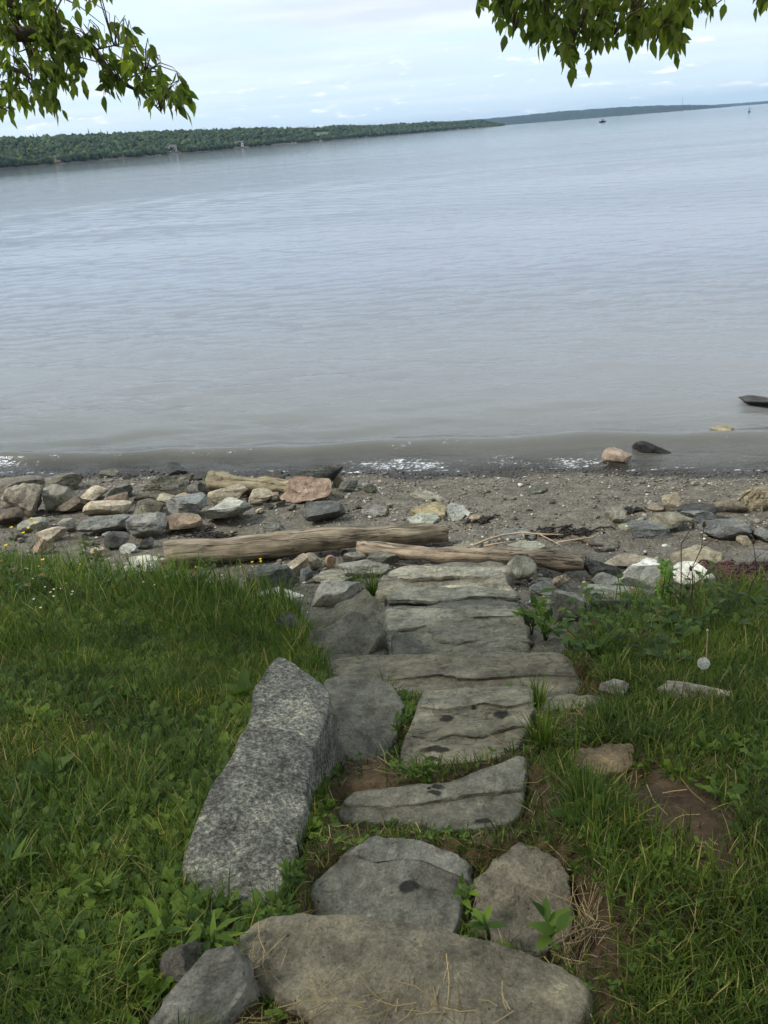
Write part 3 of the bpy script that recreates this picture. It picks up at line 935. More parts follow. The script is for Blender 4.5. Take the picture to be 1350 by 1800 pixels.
    flat([(890, 958), (910, 950), (945, 950), (960, 960), (935, 969), (905, 968)], (150, 150, 138), 'pale flat slab between stick and split beam', dz=.04, thick=.1)
    r((1161, 868, 1196, 898), (142, 130, 104), 'pointed tan stone highest on the gravel right of path', seed=55, cuts=14)
    r((1132, 887, 1165, 900), (116, 106, 88), 'low brown stone beside the pointed tan stone', seed=56, flat_top=.4)
    r((1062, 893, 1099, 921), (132, 128, 114), 'pale grey stone standing alone left of the right-hand group', seed=57)
    r((1139, 905, 1213, 936), (124, 118, 96), 'olive-tan boulder in the middle of the right-hand group', seed=58, cuts=10)
    r((1103, 923, 1175, 946), (104, 108, 106), 'dark grey slab below the olive-tan boulder', seed=59, mat=T, flat_top=.4, depth=.5)
    flat([(1086, 922), (1110, 914), (1133, 909), (1128, 918), (1105, 929), (1090, 929)], (132, 132, 116), 'pale narrow flat stone behind the dark grey slab', dz=.02, thick=.08)
    r((1196, 895, 1254, 925), (116, 120, 120), 'blue-grey rounded rock above the largest dark slab', seed=60, mat=T)
    r((1188, 888, 1272, 916), (62, 64, 62), 'black rock behind the blue-grey rounded rock', seed=61, depth=.3)
    r((1227, 917, 1314, 950), (108, 110, 108), 'largest dark grey slab of the right-hand group', seed=62, mat=T, flat_top=.45, depth=.55)
    r((1254, 874, 1312, 902), (112, 102, 84), 'brown sand-coloured lump near the fibrous stump', seed=63, cuts=6)
    r((1294, 944, 1322, 958), (138, 124, 100), 'small tan flat stone below the largest dark slab', seed=64)
    r((1320, 930, 1362, 955), (118, 118, 114), 'rough grey rock at the frame edge above the seaweed', seed=65, mat=B)
    r((1312, 967, 1362, 994), (120, 118, 112), 'low grey rock at the frame edge beside the dry stalk', seed=66)
    flat([(1178, 975), (1200, 962), (1245, 959), (1272, 973), (1262, 988), (1215, 992), (1185, 988)], (150, 142, 122), 'pale crusty flat rock behind the green sapling', dz=.05, thick=.12, crown=.03, mat=B, rough=.02)
    flat([(1040, 950), (1060, 939), (1086, 945), (1088, 960), (1060, 968), (1042, 964)], (116, 112, 104), 'grey flat stone sunk in sand beyond the stick end', dz=.02, thick=.1)
    flat([(1262, 1000), (1275, 992), (1290, 995), (1288, 1004), (1270, 1006)], (132, 126, 118), 'small flat grey-pink stone behind the red seaweed', dz=.02, thick=.06)
    # --- in the water
    r((1058, 789, 1108, 815), (150, 128, 108), 'brown rock with pale top standing in the shallows', seed=67, cuts=9, flat_top=.5, onz=ZW, sink=.35)
    r((1113, 776, 1177, 798), (46, 48, 48), 'black flat rock next to the brown rock in the shallows', seed=68, depth=.4, cuts=10, onz=ZW, sink=.35)
    r((1248, 748, 1288, 766), (150, 138, 104), 'yellowish rock with a wavelet breaking over it', seed=69, cuts=5, onz=ZW, sink=.15)
    r((1300, 700, 1390, 718), (62, 62, 60), 'dark low rock ledge in the water at the frame edge', seed=70, depth=.5, flat_top=.4, onz=ZW, sink=.35)

    cnames = ['brown-grey', 'grey', 'tan', 'dark', 'cream', 'brown', 'blue-grey']
    cols = [(120, 112, 98), (104, 104, 98), (140, 132, 114), (92, 88, 80), (156, 146, 126), (116, 104, 86), (126, 128, 122)]
    def cob(px, py, w, label, grp):
        ci = rnd.randrange(len(cols))
        near = min((q for q in SEEN), key=lambda q: (q[0] - px) ** 2 + 2 * (q[1] - py) ** 2)
        label = 'small %s cobble next to the %s' % (cnames[ci], near[2])
        rock('cobble', label, 'cobble', (px - w / 2, py - w * rnd.uniform(.5, .75), px + w / 2, py), cols[ci], mat=rnd.choice([B, T]), cuts=rnd.randint(5, 12), group=grp, sub=3)
    for k in range(60):
        px = rnd.uniform(5, 520); py = rnd.uniform(866, 985 - .08 * max(0, px - 200)) if px < 300 else rnd.uniform(866, 905)
        cob(px, py, rnd.uniform(9, 21), 'small grey-brown cobble lying between the shore rocks', 'cobbles between the shore rocks')
    for k in range(30):
        px = rnd.uniform(895, 1110); py = rnd.uniform(1012, 1075)
        cob(px, py, rnd.uniform(9, 18), 'small cobble in the rubble beside the lower steps', 'cobbles beside the lower steps')
    for k in range(22):
        px = rnd.uniform(430, 680); py = rnd.uniform(985, 1035)
        cob(px, py, rnd.uniform(9, 18), 'small cobble in the rubble under the long log', 'cobbles under the long log')
    for k in range(26):
        px = rnd.uniform(600, 1340); py = rnd.uniform(850, 930)
        cob(px, py, rnd.uniform(7, 13), 'small stone lying loose on the open gravel', 'loose stones on the open gravel')


build_rocks()

# ================================================================== ground
def axis(lo, hi, flo, fhi, step, g=1.16):
    mid = list(np.arange(flo, fhi + 1e-6, step))
    a = []; x = flo; s = step
    while x > lo:
        s *= g; x -= s; a.append(max(x, lo))
    b_ = []; x = mid[-1]; s = step
    while x < hi:
        s *= g; x += s; b_.append(min(x, hi))
    return np.array(a[::-1] + mid + b_)


GRID = {}


def soil(x, y):
    """height of the finished soil sheet, with the beds of the stones cut in"""
    xs, ys, Z = GRID['xs'], GRID['ys'], GRID['Z']
    x = np.asarray(x, float); y = np.asarray(y, float)
    i = np.clip(np.searchsorted(xs, x) - 1, 0, len(xs) - 2); j = np.clip(np.searchsorted(ys, y) - 1, 0, len(ys) - 2)
    u = (x - xs[i]) / (xs[i + 1] - xs[i]); v = (y - ys[j]) / (ys[j + 1] - ys[j])
    return (Z[j, i] * (1 - u) + Z[j, i + 1] * u) * (1 - v) + (Z[j + 1, i] * (1 - u) + Z[j + 1, i + 1] * u) * v


def build_ground():
    xs = axis(-300, 300, -4.2, 4.2, 0.045); ys = axis(-60, 300, 0.6, 10.5, 0.045)
    X, Y = np.meshgrid(xs, ys)
    Z = h(X, Y)
    s = sdist(X, Y)
    bank = bank_mask(X, Y)
    # pebbly relief on the beach
    Z = Z + (1 - bank) * 0.02 * (fbm(X * 6, Y * 6, 21, 3) - 0.5)
    for pxy, cen, tilt in carve + [([(a, b_ - .11) for a, b_ in q[0]], q[1] + np.array([0, 0, .03]), q[2]) for q in carve]:
        P = np.array(grow(pxy, 0.015))
        bx = (X > P[:, 0].min()) & (X < P[:, 0].max()) & (Y > P[:, 1].min()) & (Y < P[:, 1].max())
        if not bx.any(): continue
        idx = np.where(bx)
        m = inside(P, X[idx], Y[idx])
        pl = cen[2] + tilt[0] * (X[idx] - cen[0]) + tilt[1] * (Y[idx] - cen[1]) - 0.035
        zz = Z[idx]
        Z[idx] = np.where(m, np.minimum(zz, pl), zz)
    GRID.update(xs=xs, ys=ys, Z=Z)
    V = np.stack([X, Y, Z], -1).reshape(-1, 3)
    ny, nx = X.shape
    i = np.arange(ny - 1)[:, None] * nx + np.arange(nx - 1)[None, :]
    F = np.stack([i, i + 1, i + nx + 1, i + nx], -1).reshape(-1, 4)
    me = np_mesh('ground', V, F, True)
    a = me.attributes.new('bank', 'FLOAT', 'POINT'); a.data.foreach_set('value', bank.astype(np.float32).ravel())
    m, nt, b = newmat('soil_and_gravel')
    geo = N(nt, 'ShaderNodeNewGeometry')
    at = N(nt, 'ShaderNodeAttribute', attribute_name='bank')
    P = geo.outputs['Position']
    n_big = noise_tex(nt, P, 1.2, 6, 0.6)
    n_mid = noise_tex(nt, P, 7, 7, 0.65)
    n_fin = noise_tex(nt, P, 70, 5, 0.7)
    vor = N(nt, 'ShaderNodeTexVoronoi'); vor.inputs['Scale'].default_value = 38; L(nt, P, vor.inputs['Vector'])
    vor2 = N(nt, 'ShaderNodeTexVoronoi'); vor2.inputs['Scale'].default_value = 85; L(nt, P, vor2.inputs['Vector'])
    sand = ramp(nt, n_mid, [(0.3, rgb(80, 76, 67)), (0.5, rgb(104, 99, 88)), (0.7, rgb(124, 118, 106))])
    peb = ramp(nt, vor.outputs['Color'], [(0.0, (0.5, 0.5, 0.5, 1)), (0.45, (0.95, 0.94, 0.92, 1)), (0.8, (1.15, 1.12, 1.08, 1)), (1.0, (1.7, 1.68, 1.6, 1))])
    peb2 = ramp(nt, vor2.outputs['Color'], [(0.0, (0.55, 0.55, 0.55, 1)), (0.55, (1, 1, 1, 1)), (1.0, (1.6, 1.6, 1.55, 1))])
    beach = mixc(nt, mixc(nt, sand, peb, 0.6, 'MULTIPLY'), peb2, 0.6, 'MULTIPLY')
    soil = ramp(nt, n_mid, [(0.3, rgb(58, 46, 34)), (0.5, rgb(86, 68, 50)), (0.72, rgb(112, 92, 70))])
    soil = mixc(nt, soil, ramp(nt, n_fin, [(0.3, (0.6, 0.6, 0.6, 1)), (0.7, (1.35, 1.33, 1.3, 1))]), 0.7, 'MULTIPLY')
    bf = mrange(nt, math_(nt, 'ADD', at.outputs['Fac'], math_(nt, 'MULTIPLY', math_(nt, 'SUBTRACT', n_big, 0.5), 0.5)), 0.35, 0.65)
    col = mixc(nt, beach, soil, bf)
    # wet gravel along the waterline
    sp = N(nt, 'ShaderNodeSeparateXYZ'); L(nt, P, sp.inputs[0])
    wet = mrange(nt, math_(nt, 'ADD', sp.outputs['Z'], math_(nt, 'MULTIPLY', n_big, 0.06)), ZW + 0.085, ZW + 0.05)
    col = mixc(nt, col, mixc(nt, col, (0.34, 0.34, 0.36, 1), 1.0, 'MULTIPLY'), wet)
    L(nt, col, b.inputs['Base Color'])
    L(nt, mrange(nt, wet, 0, 1, 0.92, 0.55), b.inputs['Roughness'])
    b.inputs['Specular IOR Level'].default_value = 0.25
    hh = math_(nt, 'ADD', math_(nt, 'MULTIPLY', n_fin, 0.6), math_(nt, 'ADD', n_mid, math_(nt, 'MULTIPLY', vor.outputs['Distance'], -0.8)))
    bump(nt, b, hh, 0.8, 0.025)
    o = add('ground', me, m)
    tag(o, kind='structure')
    return o


def bank_mask(X, Y):
    """1 on the grassy bank, 0 on the beach"""
    X = np.asarray(X, float); Y = np.asarray(Y, float)
    # edge of the turf: further out on the left, nearer on the right
    ed = np.interp(X, [-8, -3.4, -1.6, -0.75, -0.35, 0.0, 0.9, 1.25, 2.5, 8], [6.6, 6.2, 5.15, 4.55, 3.3, 3.2, 3.3, 4.1, 4.5, 4.2])
    ed = ed + 0.35 * (fbm(X * 1.6, Y * 1.6, 31, 3) - 0.5)
    return smooth(0.12, -0.12, Y - ed)


build_ground()


# ------------------------------------------------------------------ gravel
def build_gravel():
    n = 76000
    x = rng.uniform(-7, 6.5, n); y = rng.uniform(4.2, 11.5, n)
    s = sdist(x, y)
    dens = 0.25 + 0.75 * smooth(0.42, 0.62, fbm(x * 1.2, y * 1.2, 44, 3)) + 0.6 * np.exp(-((s - 8.45) / 0.35) ** 2)
    keep = (bank_mask(x, y) < 0.4) & (s < 9.3) & (rng.random(n) < dens * 0.8)
    u, v, w = project(np.stack([x, y, h(x, y)], -1))
    keep &= (u > -250) & (u < 1600)
    x, y = x[keep], y[keep]; n = len(x)
    z = h(x, y)
    bm = bmesh.new(); bmesh.ops.create_icosphere(bm, subdivisions=1, radius=1.0)
    bv = np.array([v_.co[:] for v_ in bm.verts]); bf = np.array([[q.index for q in f.verts] for f in bm.faces]); bm.free()
    sz = np.clip(rng.lognormal(-4.9, 0.5, n), 0.004, 0.035)
    sc3 = np.stack([sz * rng.uniform(.8, 1.5, n), sz * rng.uniform(.7, 1.2, n), sz * rng.uniform(.35, .7, n)], -1)
    an = rng.uniform(0, 6.28, n)
    jit = rng.uniform(.75, 1.2, (n, len(bv), 1))
    V = bv[None] * jit * sc3[:, None, :]
    ca, sa = np.cos(an)[:, None], np.sin(an)[:, None]
    V = np.stack([V[..., 0] * ca - V[..., 1] * sa, V[..., 0] * sa + V[..., 1] * ca, V[..., 2]], -1)
    V += np.stack([x, y, z + sc3[:, 2] * .35 + 0.004], -1)[:, None, :]
    F = bf[None] + (np.arange(n) * len(bv))[:, None, None]
    me = np_mesh('gravel', V.reshape(-1, 3), F.reshape(-1, 3), False)
    m, nt, b = newmat('mixed_pebbles')
    g = N(nt, 'ShaderNodeNewGeometry')
    col = ramp(nt, g.outputs['Random Per Island'], [(0, rgb(58, 56, 52)), (0.25, rgb(92, 86, 76)), (0.5, rgb(120, 110, 94)), (0.75, rgb(134, 128, 116)), (0.9, rgb(152, 144, 130)), (0.975, rgb(196, 192, 182))])
    sp = N(nt, 'ShaderNodeSeparateXYZ'); L(nt, g.outputs['Position'], sp.inputs[0])
    wet = mrange(nt, sp.outputs['Z'], ZW + 0.06, ZW + 0.03)
    col = mixc(nt, col, mixc(nt, col, (0.36, 0.36, 0.38, 1), 1.0, 'MULTIPLY'), wet)
    L(nt, col, b.inputs['Base Color']); b.inputs['Roughness'].default_value = 0.7; b.inputs['Specular IOR Level'].default_value = 0.3
    o = add('gravel', me, m)
    tag(o, 'mixed grey and brown pebbles strewn over the beach sand', 'gravel', kind='stuff')


build_gravel()


# ------------------------------------------------------------------ water
def build_water():
    ys = [6.8]
    while ys[-1] < 15000: ys.append(ys[-1] * (1.0058 + 0.034 * float(smooth(22.0, 260.0, ys[-1]))))
    ys = np.array(ys)
    tx = np.linspace(-1.1, 1.1, 380)
    Y, TX = np.meshgrid(ys, tx, indexing='ij')
    X = Y * TX
    s = sdist(X, Y)
    sw0 = 8.7
    Z = np.zeros_like(X)
    sp = np.maximum(Y * (0.0058 + 0.034 * smooth(22.0, 260.0, Y)), Y * (tx[1] - tx[0]))
    r_ = np.random.default_rng(5)
    patch = 0.45 + 1.0 * smooth(0.3, 0.7, fbm(X * 0.05 + Y * 0.012, Y * 0.16, 61, 4))
    for i in range(34):
        lam = 0.22 * (12 ** (i / 33.0))
        ang = r_.normal(0, 0.42) + 0.15
        kx, ky = math.sin(ang) * 2 * math.pi / lam, math.cos(ang) * 2 * math.pi / lam
        amp = 0.0030 * lam ** 0.45
        att = smooth(lam / 2.2, lam / 4.5, sp)
        Z += amp * att * np.sin(kx * X + ky * (Y + 0.2 * np.clip(X, -14, 14)) + r_.uniform(0, 6.28) + 2.5 * fbm(X / lam * 0.13, Y / lam * 0.13, 70 + i, 2))
    Z *= patch
    calm = smooth(sw0 + 0.1, sw0 + 0.9, s)
    Z *= 0.75 + 0.25 * calm
    # shore wave about to break and the backwash ahead of it
    wob = 0.45 * (fbm(X * 0.55, X * 0 + 3, 81, 3) - 0.5)
    d = s - (sw0 + 0.82 + wob + 0.05 * X)
    ht = 0.075 + 0.05 * fbm(X * 0.8, X * 0, 83, 2)
    Z += ht * np.where(d < 0, np.exp(-(d / 0.10) ** 2), np.exp(-(d / 0.26) ** 2))
    d2 = s - (sw0 + 2.6 + 1.4 * wob)
    Z += 0.022 * np.exp(-(d2 / 0.35) ** 2)
    d3 = s - (sw0 + 4.4 + 1.8 * wob)
    Z += 0.016 * np.exp(-(d3 / 0.5) ** 2)
    d4 = s - (sw0 + 0.35 + 0.8 * (fbm(X * 1.3, X * 0 + 8, 85, 3) - 0.5))
    Z += 0.012 * np.exp(-(d4 / 0.07) ** 2)
    floor_ = h(X, np.minimum(Y, 250))
    depth = np.clip(ZW + Z - floor_, 0, 10)
    win = 0.35 + 0.65 * np.maximum(smooth(-0.9, -0.3, X) * smooth(3.2, 2.2, X), smooth(-4.0, -4.8, X))
    foam = 1.0 * np.exp(-((s - sw0 - 0.28) / 0.36) ** 2) * (0.72 + 0.28 * smooth(0.3, 0.6, fbm(X * 0.9 + 1.7, s * 1.2, 91, 3))) * win
    crest = np.exp(-((d + 0.05) / 0.06) ** 2) * (0.35 + 0.4 * smooth(0.45, 0.7, fbm(X * 1.1 + 5.3, X * 0 + 2, 95, 3)))
    foam = np.maximum(foam * 0.88, crest)
    foam = np.maximum(foam, 0.95 * np.exp(-((s - sw0 - 0.02 - 0.16 * (fbm(X * 1.5, X * 0 + 6, 97, 3) - .4)) / 0.035) ** 2))
    foam = np.maximum(foam, 0.62 * np.exp(-((s - sw0 - 0.5 - 0.5 * (fbm(X * 1.1, X * 0 + 16, 99, 3) - .5)) / 0.05) ** 2))
    foam = np.maximum(foam, 0.22 * smooth(sw0 + 2.2, sw0 + 0.2, s))
    V = np.stack([X, Y, ZW + Z], -1).reshape(-1, 3)
    ny, nx = X.shape
    i = np.arange(ny - 1)[:, None] * nx + np.arange(nx - 1)[None, :]
    F = np.stack([i, i + 1, i + nx + 1, i + nx], -1).reshape(-1, 4)
    me = np_mesh('water', V, F, True)
    for nm, arr in (('depth', depth), ('foam', foam)):
        a = me.attributes.new(nm, 'FLOAT', 'POINT'); a.data.foreach_set('value', arr.astype(np.float32).ravel())
    m, nt, b = newmat('bay_water')
    nt.nodes.remove(b)
    geo = N(nt, 'ShaderNodeNewGeometry')
    P = geo.outputs['Position']
    dp = N(nt, 'ShaderNodeAttribute', attribute_name='depth').outputs['Fac']
    fo = N(nt, 'ShaderNodeAttribute', attribute_name='foam').outputs['Fac']
    def mapped(sx, sy, rot=0.0):
        mp = N(nt, 'ShaderNodeMapping'); mp.inputs['Scale'].default_value = (sx, sy, 1); mp.inputs['Rotation'].default_value = (0, 0, rot)
        L(nt, P, mp.inputs[0]); return mp.outputs[0]
    w1 = noise_tex(nt, mapped(0.5, 2.0, 0.16), 6.0, 5, 0.6, 0.5)
    w2 = noise_tex(nt, mapped(0.3, 2.0, 0.12), 1.5, 4, 0.55, 0.3)
    w3 = noise_tex(nt, mapped(0.3, 1.5, 0.1), 0.22, 6, 0.62, 0.2)
    wp = noise_tex(nt, mapped(0.12, 0.9, 0.12), 0.11, 4, 0.55, 0.4)
    amt = mrange(nt, wp, 0.38, 0.62, 0.22, 1.15)
    w0 = noise_tex(nt, mapped(0.7, 1.9, 0.2), 13, 3, 0.6, 0.4)
    hh = math_(nt, 'ADD', math_(nt, 'MULTIPLY', w1, 0.42), math_(nt, 'MULTIPLY', w2, 0.42))
    hh = math_(nt, 'ADD', hh, math_(nt, 'MULTIPLY', w0, 0.24))
    hh = math_(nt, 'MULTIPLY', hh, amt)
    hh = math_(nt, 'ADD', hh, math_(nt, 'MULTIPLY', w3, 1.3))
    spy = N(nt, 'ShaderNodeSeparateXYZ'); L(nt, P, spy.inputs[0])
    hh = math_(nt, 'MULTIPLY', hh, mrange(nt, spy.outputs['Y'], 20.0, 320.0, 1.0, 0.12))   # calmer water out in the bay
    nb = bump(nt, None, hh, 0.5, 0.13)
    # body: sediment colour over the visible bottom, deep end lightened to imitate sky reflection
    body = N(nt, 'ShaderNodeBsdfDiffuse')
    silt_sky_col = ramp(nt, mrange(nt, dp, 0.0, 1.6, 0, 1, False), [(0.0, rgb(100, 97, 86)), (0.2, rgb(118, 119, 116)), (1.0, rgb(128, 137, 150))])
    L(nt, silt_sky_col, body.inputs['Color'])
    tr = N(nt, 'ShaderNodeBsdfTransparent'); tr.inputs['Color'].default_value = (0.82, 0.8, 0.72, 1)
    clear = math_(nt, 'POWER', 2.718, math_(nt, 'MULTIPLY', dp, -7.0))
    mx1 = N(nt, 'ShaderNodeMixShader'); L(nt, clear, mx1.inputs[0]); L(nt, body.outputs[0], mx1.inputs[1]); L(nt, tr.outputs[0], mx1.inputs[2])
    gl = N(nt, 'ShaderNodeBsdfGlossy'); gl.inputs['Roughness'].default_value = 0.07; L(nt, nb, gl.inputs['Normal'])
    fr = N(nt, 'ShaderNodeFresnel'); fr.inputs['IOR'].default_value = 1.34; L(nt, nb, fr.inputs['Normal'])
    mx2 = N(nt, 'ShaderNodeMixShader'); L(nt, fr.outputs[0], mx2.inputs[0]); L(nt, mx1.outputs[0], mx2.inputs[1]); L(nt, gl.outputs[0], mx2.inputs[2])
    fb = N(nt, 'ShaderNodeBsdfDiffuse'); fb.inputs['Color'].default_value = (0.78, 0.8, 0.82, 1)
    fnz = noise_tex(nt, mapped(0.8, 1.5, 0.1), 22, 6, 0.75, 0.8)
    fnb = noise_tex(nt, mapped(0.7, 1.3, 0.1), 4, 3, 0.6, 0.4)
    thr = math_(nt, 'SUBTRACT', 0.745, math_(nt, 'MULTIPLY', fo, 0.27))
    fsum = math_(nt, 'ADD', math_(nt, 'MULTIPLY', fnz, 0.72), math_(nt, 'MULTIPLY', fnb, 0.28))
    fm = math_(nt, 'MULTIPLY', mrange(nt, math_(nt, 'SUBTRACT', fsum, thr), 0.0, 0.07), 0.85)
    mx3 = N(nt, 'ShaderNodeMixShader'); L(nt, fm, mx3.inputs[0]); L(nt, mx2.outputs[0], mx3.inputs[1]); L(nt, fb.outputs[0], mx3.inputs[2])
    L(nt, mx3.outputs[0], nt.nodes['Material Output'].inputs['Surface'])
    o = add('water', me, m)
    tag(o, kind='structure')


build_water()


# ------------------------------------------------------------------ far shores
def bearing(px, py=230):
    d = ray(px, py)
    l = math.hypot(d[0], d[1])
    return np.array([d[0] / l, d[1] / l]), d[2] / l


def build_far():
    # wooded near shore
    xs = [-420, -200, 0, 150, 300, 450, 560, 700, 800, 860, 892]
    ds = [700, 800, 950, 1040, 1180, 1400, 1620, 2050, 2450, 2720, 2850]
    tops = [252, 243, 236, 232, 227, 222, 220, 215, 211, 207, 210]
    NX = 160
    pxs = np.linspace(-420, 892, NX)
    V = []; rows = [0, 6, 14, 60, 140, 260, 420]
    fr = [0.0, 0.02, 0.10, 0.40, 0.75, 1.0, 0.9]
    info = []
    for px in pxs:
        D = np.interp(px, xs, ds); ty = np.interp(px, xs, tops)
        b_, el = bearing(px, ty)
        ztop = CAM[2] + (D + 230) * el
        hl = max(4.0, ztop - ZW - 9.5) if px < 850 else max(2.0, (ztop - ZW - 12) * (892 - px) / 42)
        info.append((b_, D, hl))
        D2 = D + 9 * (vnoise(px * 0.05, 0.5, 3) - .5)
        for r_, f in zip(rows, fr):
            V.append((b_[0] * (D2 + r_), b_[1] * (D2 + r_), ZW - 0.6 + 0.6 * (r_ > 0) + f * hl))
    nr = len(rows)
    F = [(i * nr + j, (i + 1) * nr + j, (i + 1) * nr + j + 1, i * nr + j + 1) for i in range(NX - 1) for j in range(nr - 1)]
    me = mesh_from('far_shore', V, F)
    m, nt, b = newmat('far_shore_ground')
    tc = N(nt, 'ShaderNodeNewGeometry')
    sp = N(nt, 'ShaderNodeSeparateXYZ'); L(nt, tc.outputs['Position'], sp.inputs[0])
    nz = noise_tex(nt, tc.outputs['Position'], 0.02, 5, 0.6)
    rockc = ramp(nt, nz, [(0.35, rgb(70, 66, 60)), (0.65, rgb(120, 112, 98))])
    gr = ramp(nt, nz, [(0.35, rgb(60, 76, 40)), (0.65, rgb(104, 112, 66))])
    f = mrange(nt, sp.outputs['Z'], ZW + 1.6, ZW + 3.2)
    L(nt, mixc(nt, rockc, gr, f), b.inputs['Base Color']); b.inputs['Roughness'].default_value = 0.9
    o = add('far_shore', me, m); tag(o, kind='structure')

    # trees of the far wood
    bm = bmesh.new(); bmesh.ops.create_icosphere(bm, subdivisions=2, radius=1.0)
    bv2 = np.array([v.co[:] for v in bm.verts]); bf2 = np.array([[q.index for q in fc.verts] for fc in bm.faces]); bm.free()
    bm = bmesh.new(); bmesh.ops.create_icosphere(bm, subdivisions=1, radius=1.0)
    bv1 = np.array([v.co[:] for v in bm.verts]); bf1 = np.array([[q.index for q in fc.verts] for fc in bm.faces]); bm.free()
    Vs, Fs = [], []; off = 0
    r_ = np.random.default_rng(17)
    clear_px = [(548, 578, 60, 150), (405, 432, -5, 14), (475, 520, -5, 12), (80, 100, -5, 12), (292, 312, -5, 14), (203, 215, -5, 10)]
    n = 9500
    for k in range(n):
        t = r_.random() ** 0.85
        px = -420 + t * 1306
        i = (px + 420) / 1312 * (NX - 1); i0 = int(min(i, NX - 2)); fr_ = i - i0
        b_ = info[i0][0] * (1 - fr_) + info[i0 + 1][0] * fr_
        D = info[i0][1] * (1 - fr_) + info[i0 + 1][1] * fr_
        hl = info[i0][2] * (1 - fr_) + info[i0 + 1][2] * fr_
        back = 7 + 290 * r_.random() ** 1.5
        if any(a < px < c and lo < back < hi for a, c, lo, hi in clear_px): continue
        zf = np.interp(back, rows, fr)
        z = ZW + zf * hl
        con = r_.random() < 0.09
        ht = r_.uniform(4.5, 9.5) * (1.05 if con else 1.0) * (0.7 + 0.5 * vnoise(px * 0.02, back * 0.02, 8))
        if px > 850: ht *= 0.8
        p = np.array([b_[0] * (D + back), b_[1] * (D + back), z])
        lobes = [(0, 0, 0.0, 1.0)] if con else [(0, 0, 0, 1.0), (r_.uniform(-.5, .5), r_.uniform(-.5, .5), r_.uniform(-.25, .1), 0.75), (r_.uniform(-.6, .6), r_.uniform(-.4, .4), r_.uniform(-.3, .05), 0.65)]
        bv, bf = bv1, bf1
        for lx, ly, lz, ls in lobes:
            jit = 1 + 0.75 * (r_.random((len(bv), 1)) - 0.5)
            v = bv * jit
            if con:
                w = ht * 0.17
                taper = np.clip(1.15 - (v[:, 2:3] + 1) * 0.55, 0.03, 1.2)
                v = np.concatenate([v[:, :2] * taper * w, (v[:, 2:3] + 1) * 0.55 * ht * 1.15], 1)
            else:
                w = ht * r_.uniform(0.36, 0.5) * ls
                v = v * [w, w, ht * 0.42 * ls] + [lx * ht * .45, ly * ht * .45, ht * (0.55 + lz)]
            Vs.append(v + p); Fs.append(bf + off); off += len(bv)
    me = np_mesh('far_forest', np.concatenate(Vs), np.concatenate(Fs), False)
    m, nt, b = newmat('far_forest_green')
    g = N(nt, 'ShaderNodeNewGeometry')
    col = ramp(nt, g.outputs['Random Per Island'], [(0, rgb(42, 56, 46)), (0.5, rgb(54, 68, 50)), (0.85, rgb(66, 80, 54)), (1, rgb(86, 98, 64))])
    nz = noise_tex(nt, g.outputs['Position'], 0.35, 4, 0.7)
    col = mixc(nt, col, ramp(nt, nz, [(0.3, (0.55, 0.6, 0.55, 1)), (0.7, (1.3, 1.3, 1.2, 1))]), 0.8, 'MULTIPLY')
    L(nt, col, b.inputs['Base Color']); b.inputs['Roughness'].default_value = 0.9; b.inputs['Specular IOR Level'].default_value = 0.1
    o = add('far_forest', me, m)
    tag(o, 'dense mixed green wood covering the far shore', 'forest', kind='stuff')

    # blue hills beyond
    def hill(name, xs_, tops_, D, depth_, seed):
        NX = 240
        V = []
        px_ = np.linspace(xs_[0], xs_[-1], NX)
        prof = [(0, 0.0), (0.06, .18), (.2, .55), (.45, .9), (.7, 1.0), (1.0, .7)]
        for px in px_:
            b_, el = bearing(px, np.interp(px, xs_, tops_))
            zt = max(ZW + 6, CAM[2] + (D + depth_ * .7) * el)
            for j, (u, f) in enumerate(prof):
                dd = D + depth_ * u
                zz = ZW - 2 + (zt - ZW) * f * (1 + (0.10 * (fbm(px * 0.11 + j * 3, j * 5.0, seed, 3) - .5) if f else 0))
                if f: zz += 7 * (vnoise(px * 1.3, j * 7.0, seed + 2) - .5)
                V.append((b_[0] * dd, b_[1] * dd, zz))
        n_ = len(prof)
        F = [(i * n_ + j, (i + 1) * n_ + j, (i + 1) * n_ + j + 1, i * n_ + j + 1) for i in range(NX - 1) for j in range(n_ - 1)]
        me = mesh_from(name, V, F, False)
        o = add(name, me, M_HILL); tag(o, kind='structure')
    global M_HILL
    m, nt, b = newmat('wooded_hill')
    g = N(nt, 'ShaderNodeNewGeometry')
    nz = noise_tex(nt, g.outputs['Position'], 0.012, 6, 0.75)
    L(nt, ramp(nt, nz, [(0.35, rgb(26, 38, 34)), (0.65, rgb(44, 58, 46))]), b.inputs['Base Color']); b.inputs['Roughness'].default_value = 0.95
    b.inputs['Specular IOR Level'].default_value = 0.05
    M_HILL = m
    hill('hills', [780, 890, 950, 1000, 1060, 1100, 1150, 1200, 1240, 1262, 1285], [214, 205, 199, 194, 190, 187, 185, 184, 184, 186, 188], 6800, 1200, 5)
    hill('hills', [1225, 1262, 1300, 1350, 1450, 1600], [187, 183, 181, 177, 169, 158], 10500, 1500, 9)


build_far()


def px_on_water(px, D):
    b_, _ = bearing(px, 215)
    return np.array([b_[0] * D, b_[1] * D, ZW])


def box_mesh(name, sx, sy, sz, z0=0.0, cx=0.0, cy=0.0, bev=0.0):
    bm = bmesh.new()
    bmesh.ops.create_cube(bm, size=1.0)
    for v in bm.verts:
        v.co = Vector((v.co.x * sx + cx, v.co.y * sy + cy, (v.co.z + .5) * sz + z0))
    if bev:
        bmesh.ops.bevel(bm, geom=bm.edges[:], offset=bev, segments=2, affect='EDGES')
    me = bpy.data.meshes.new(name); bm.to_mesh(me); bm.free()
    return me


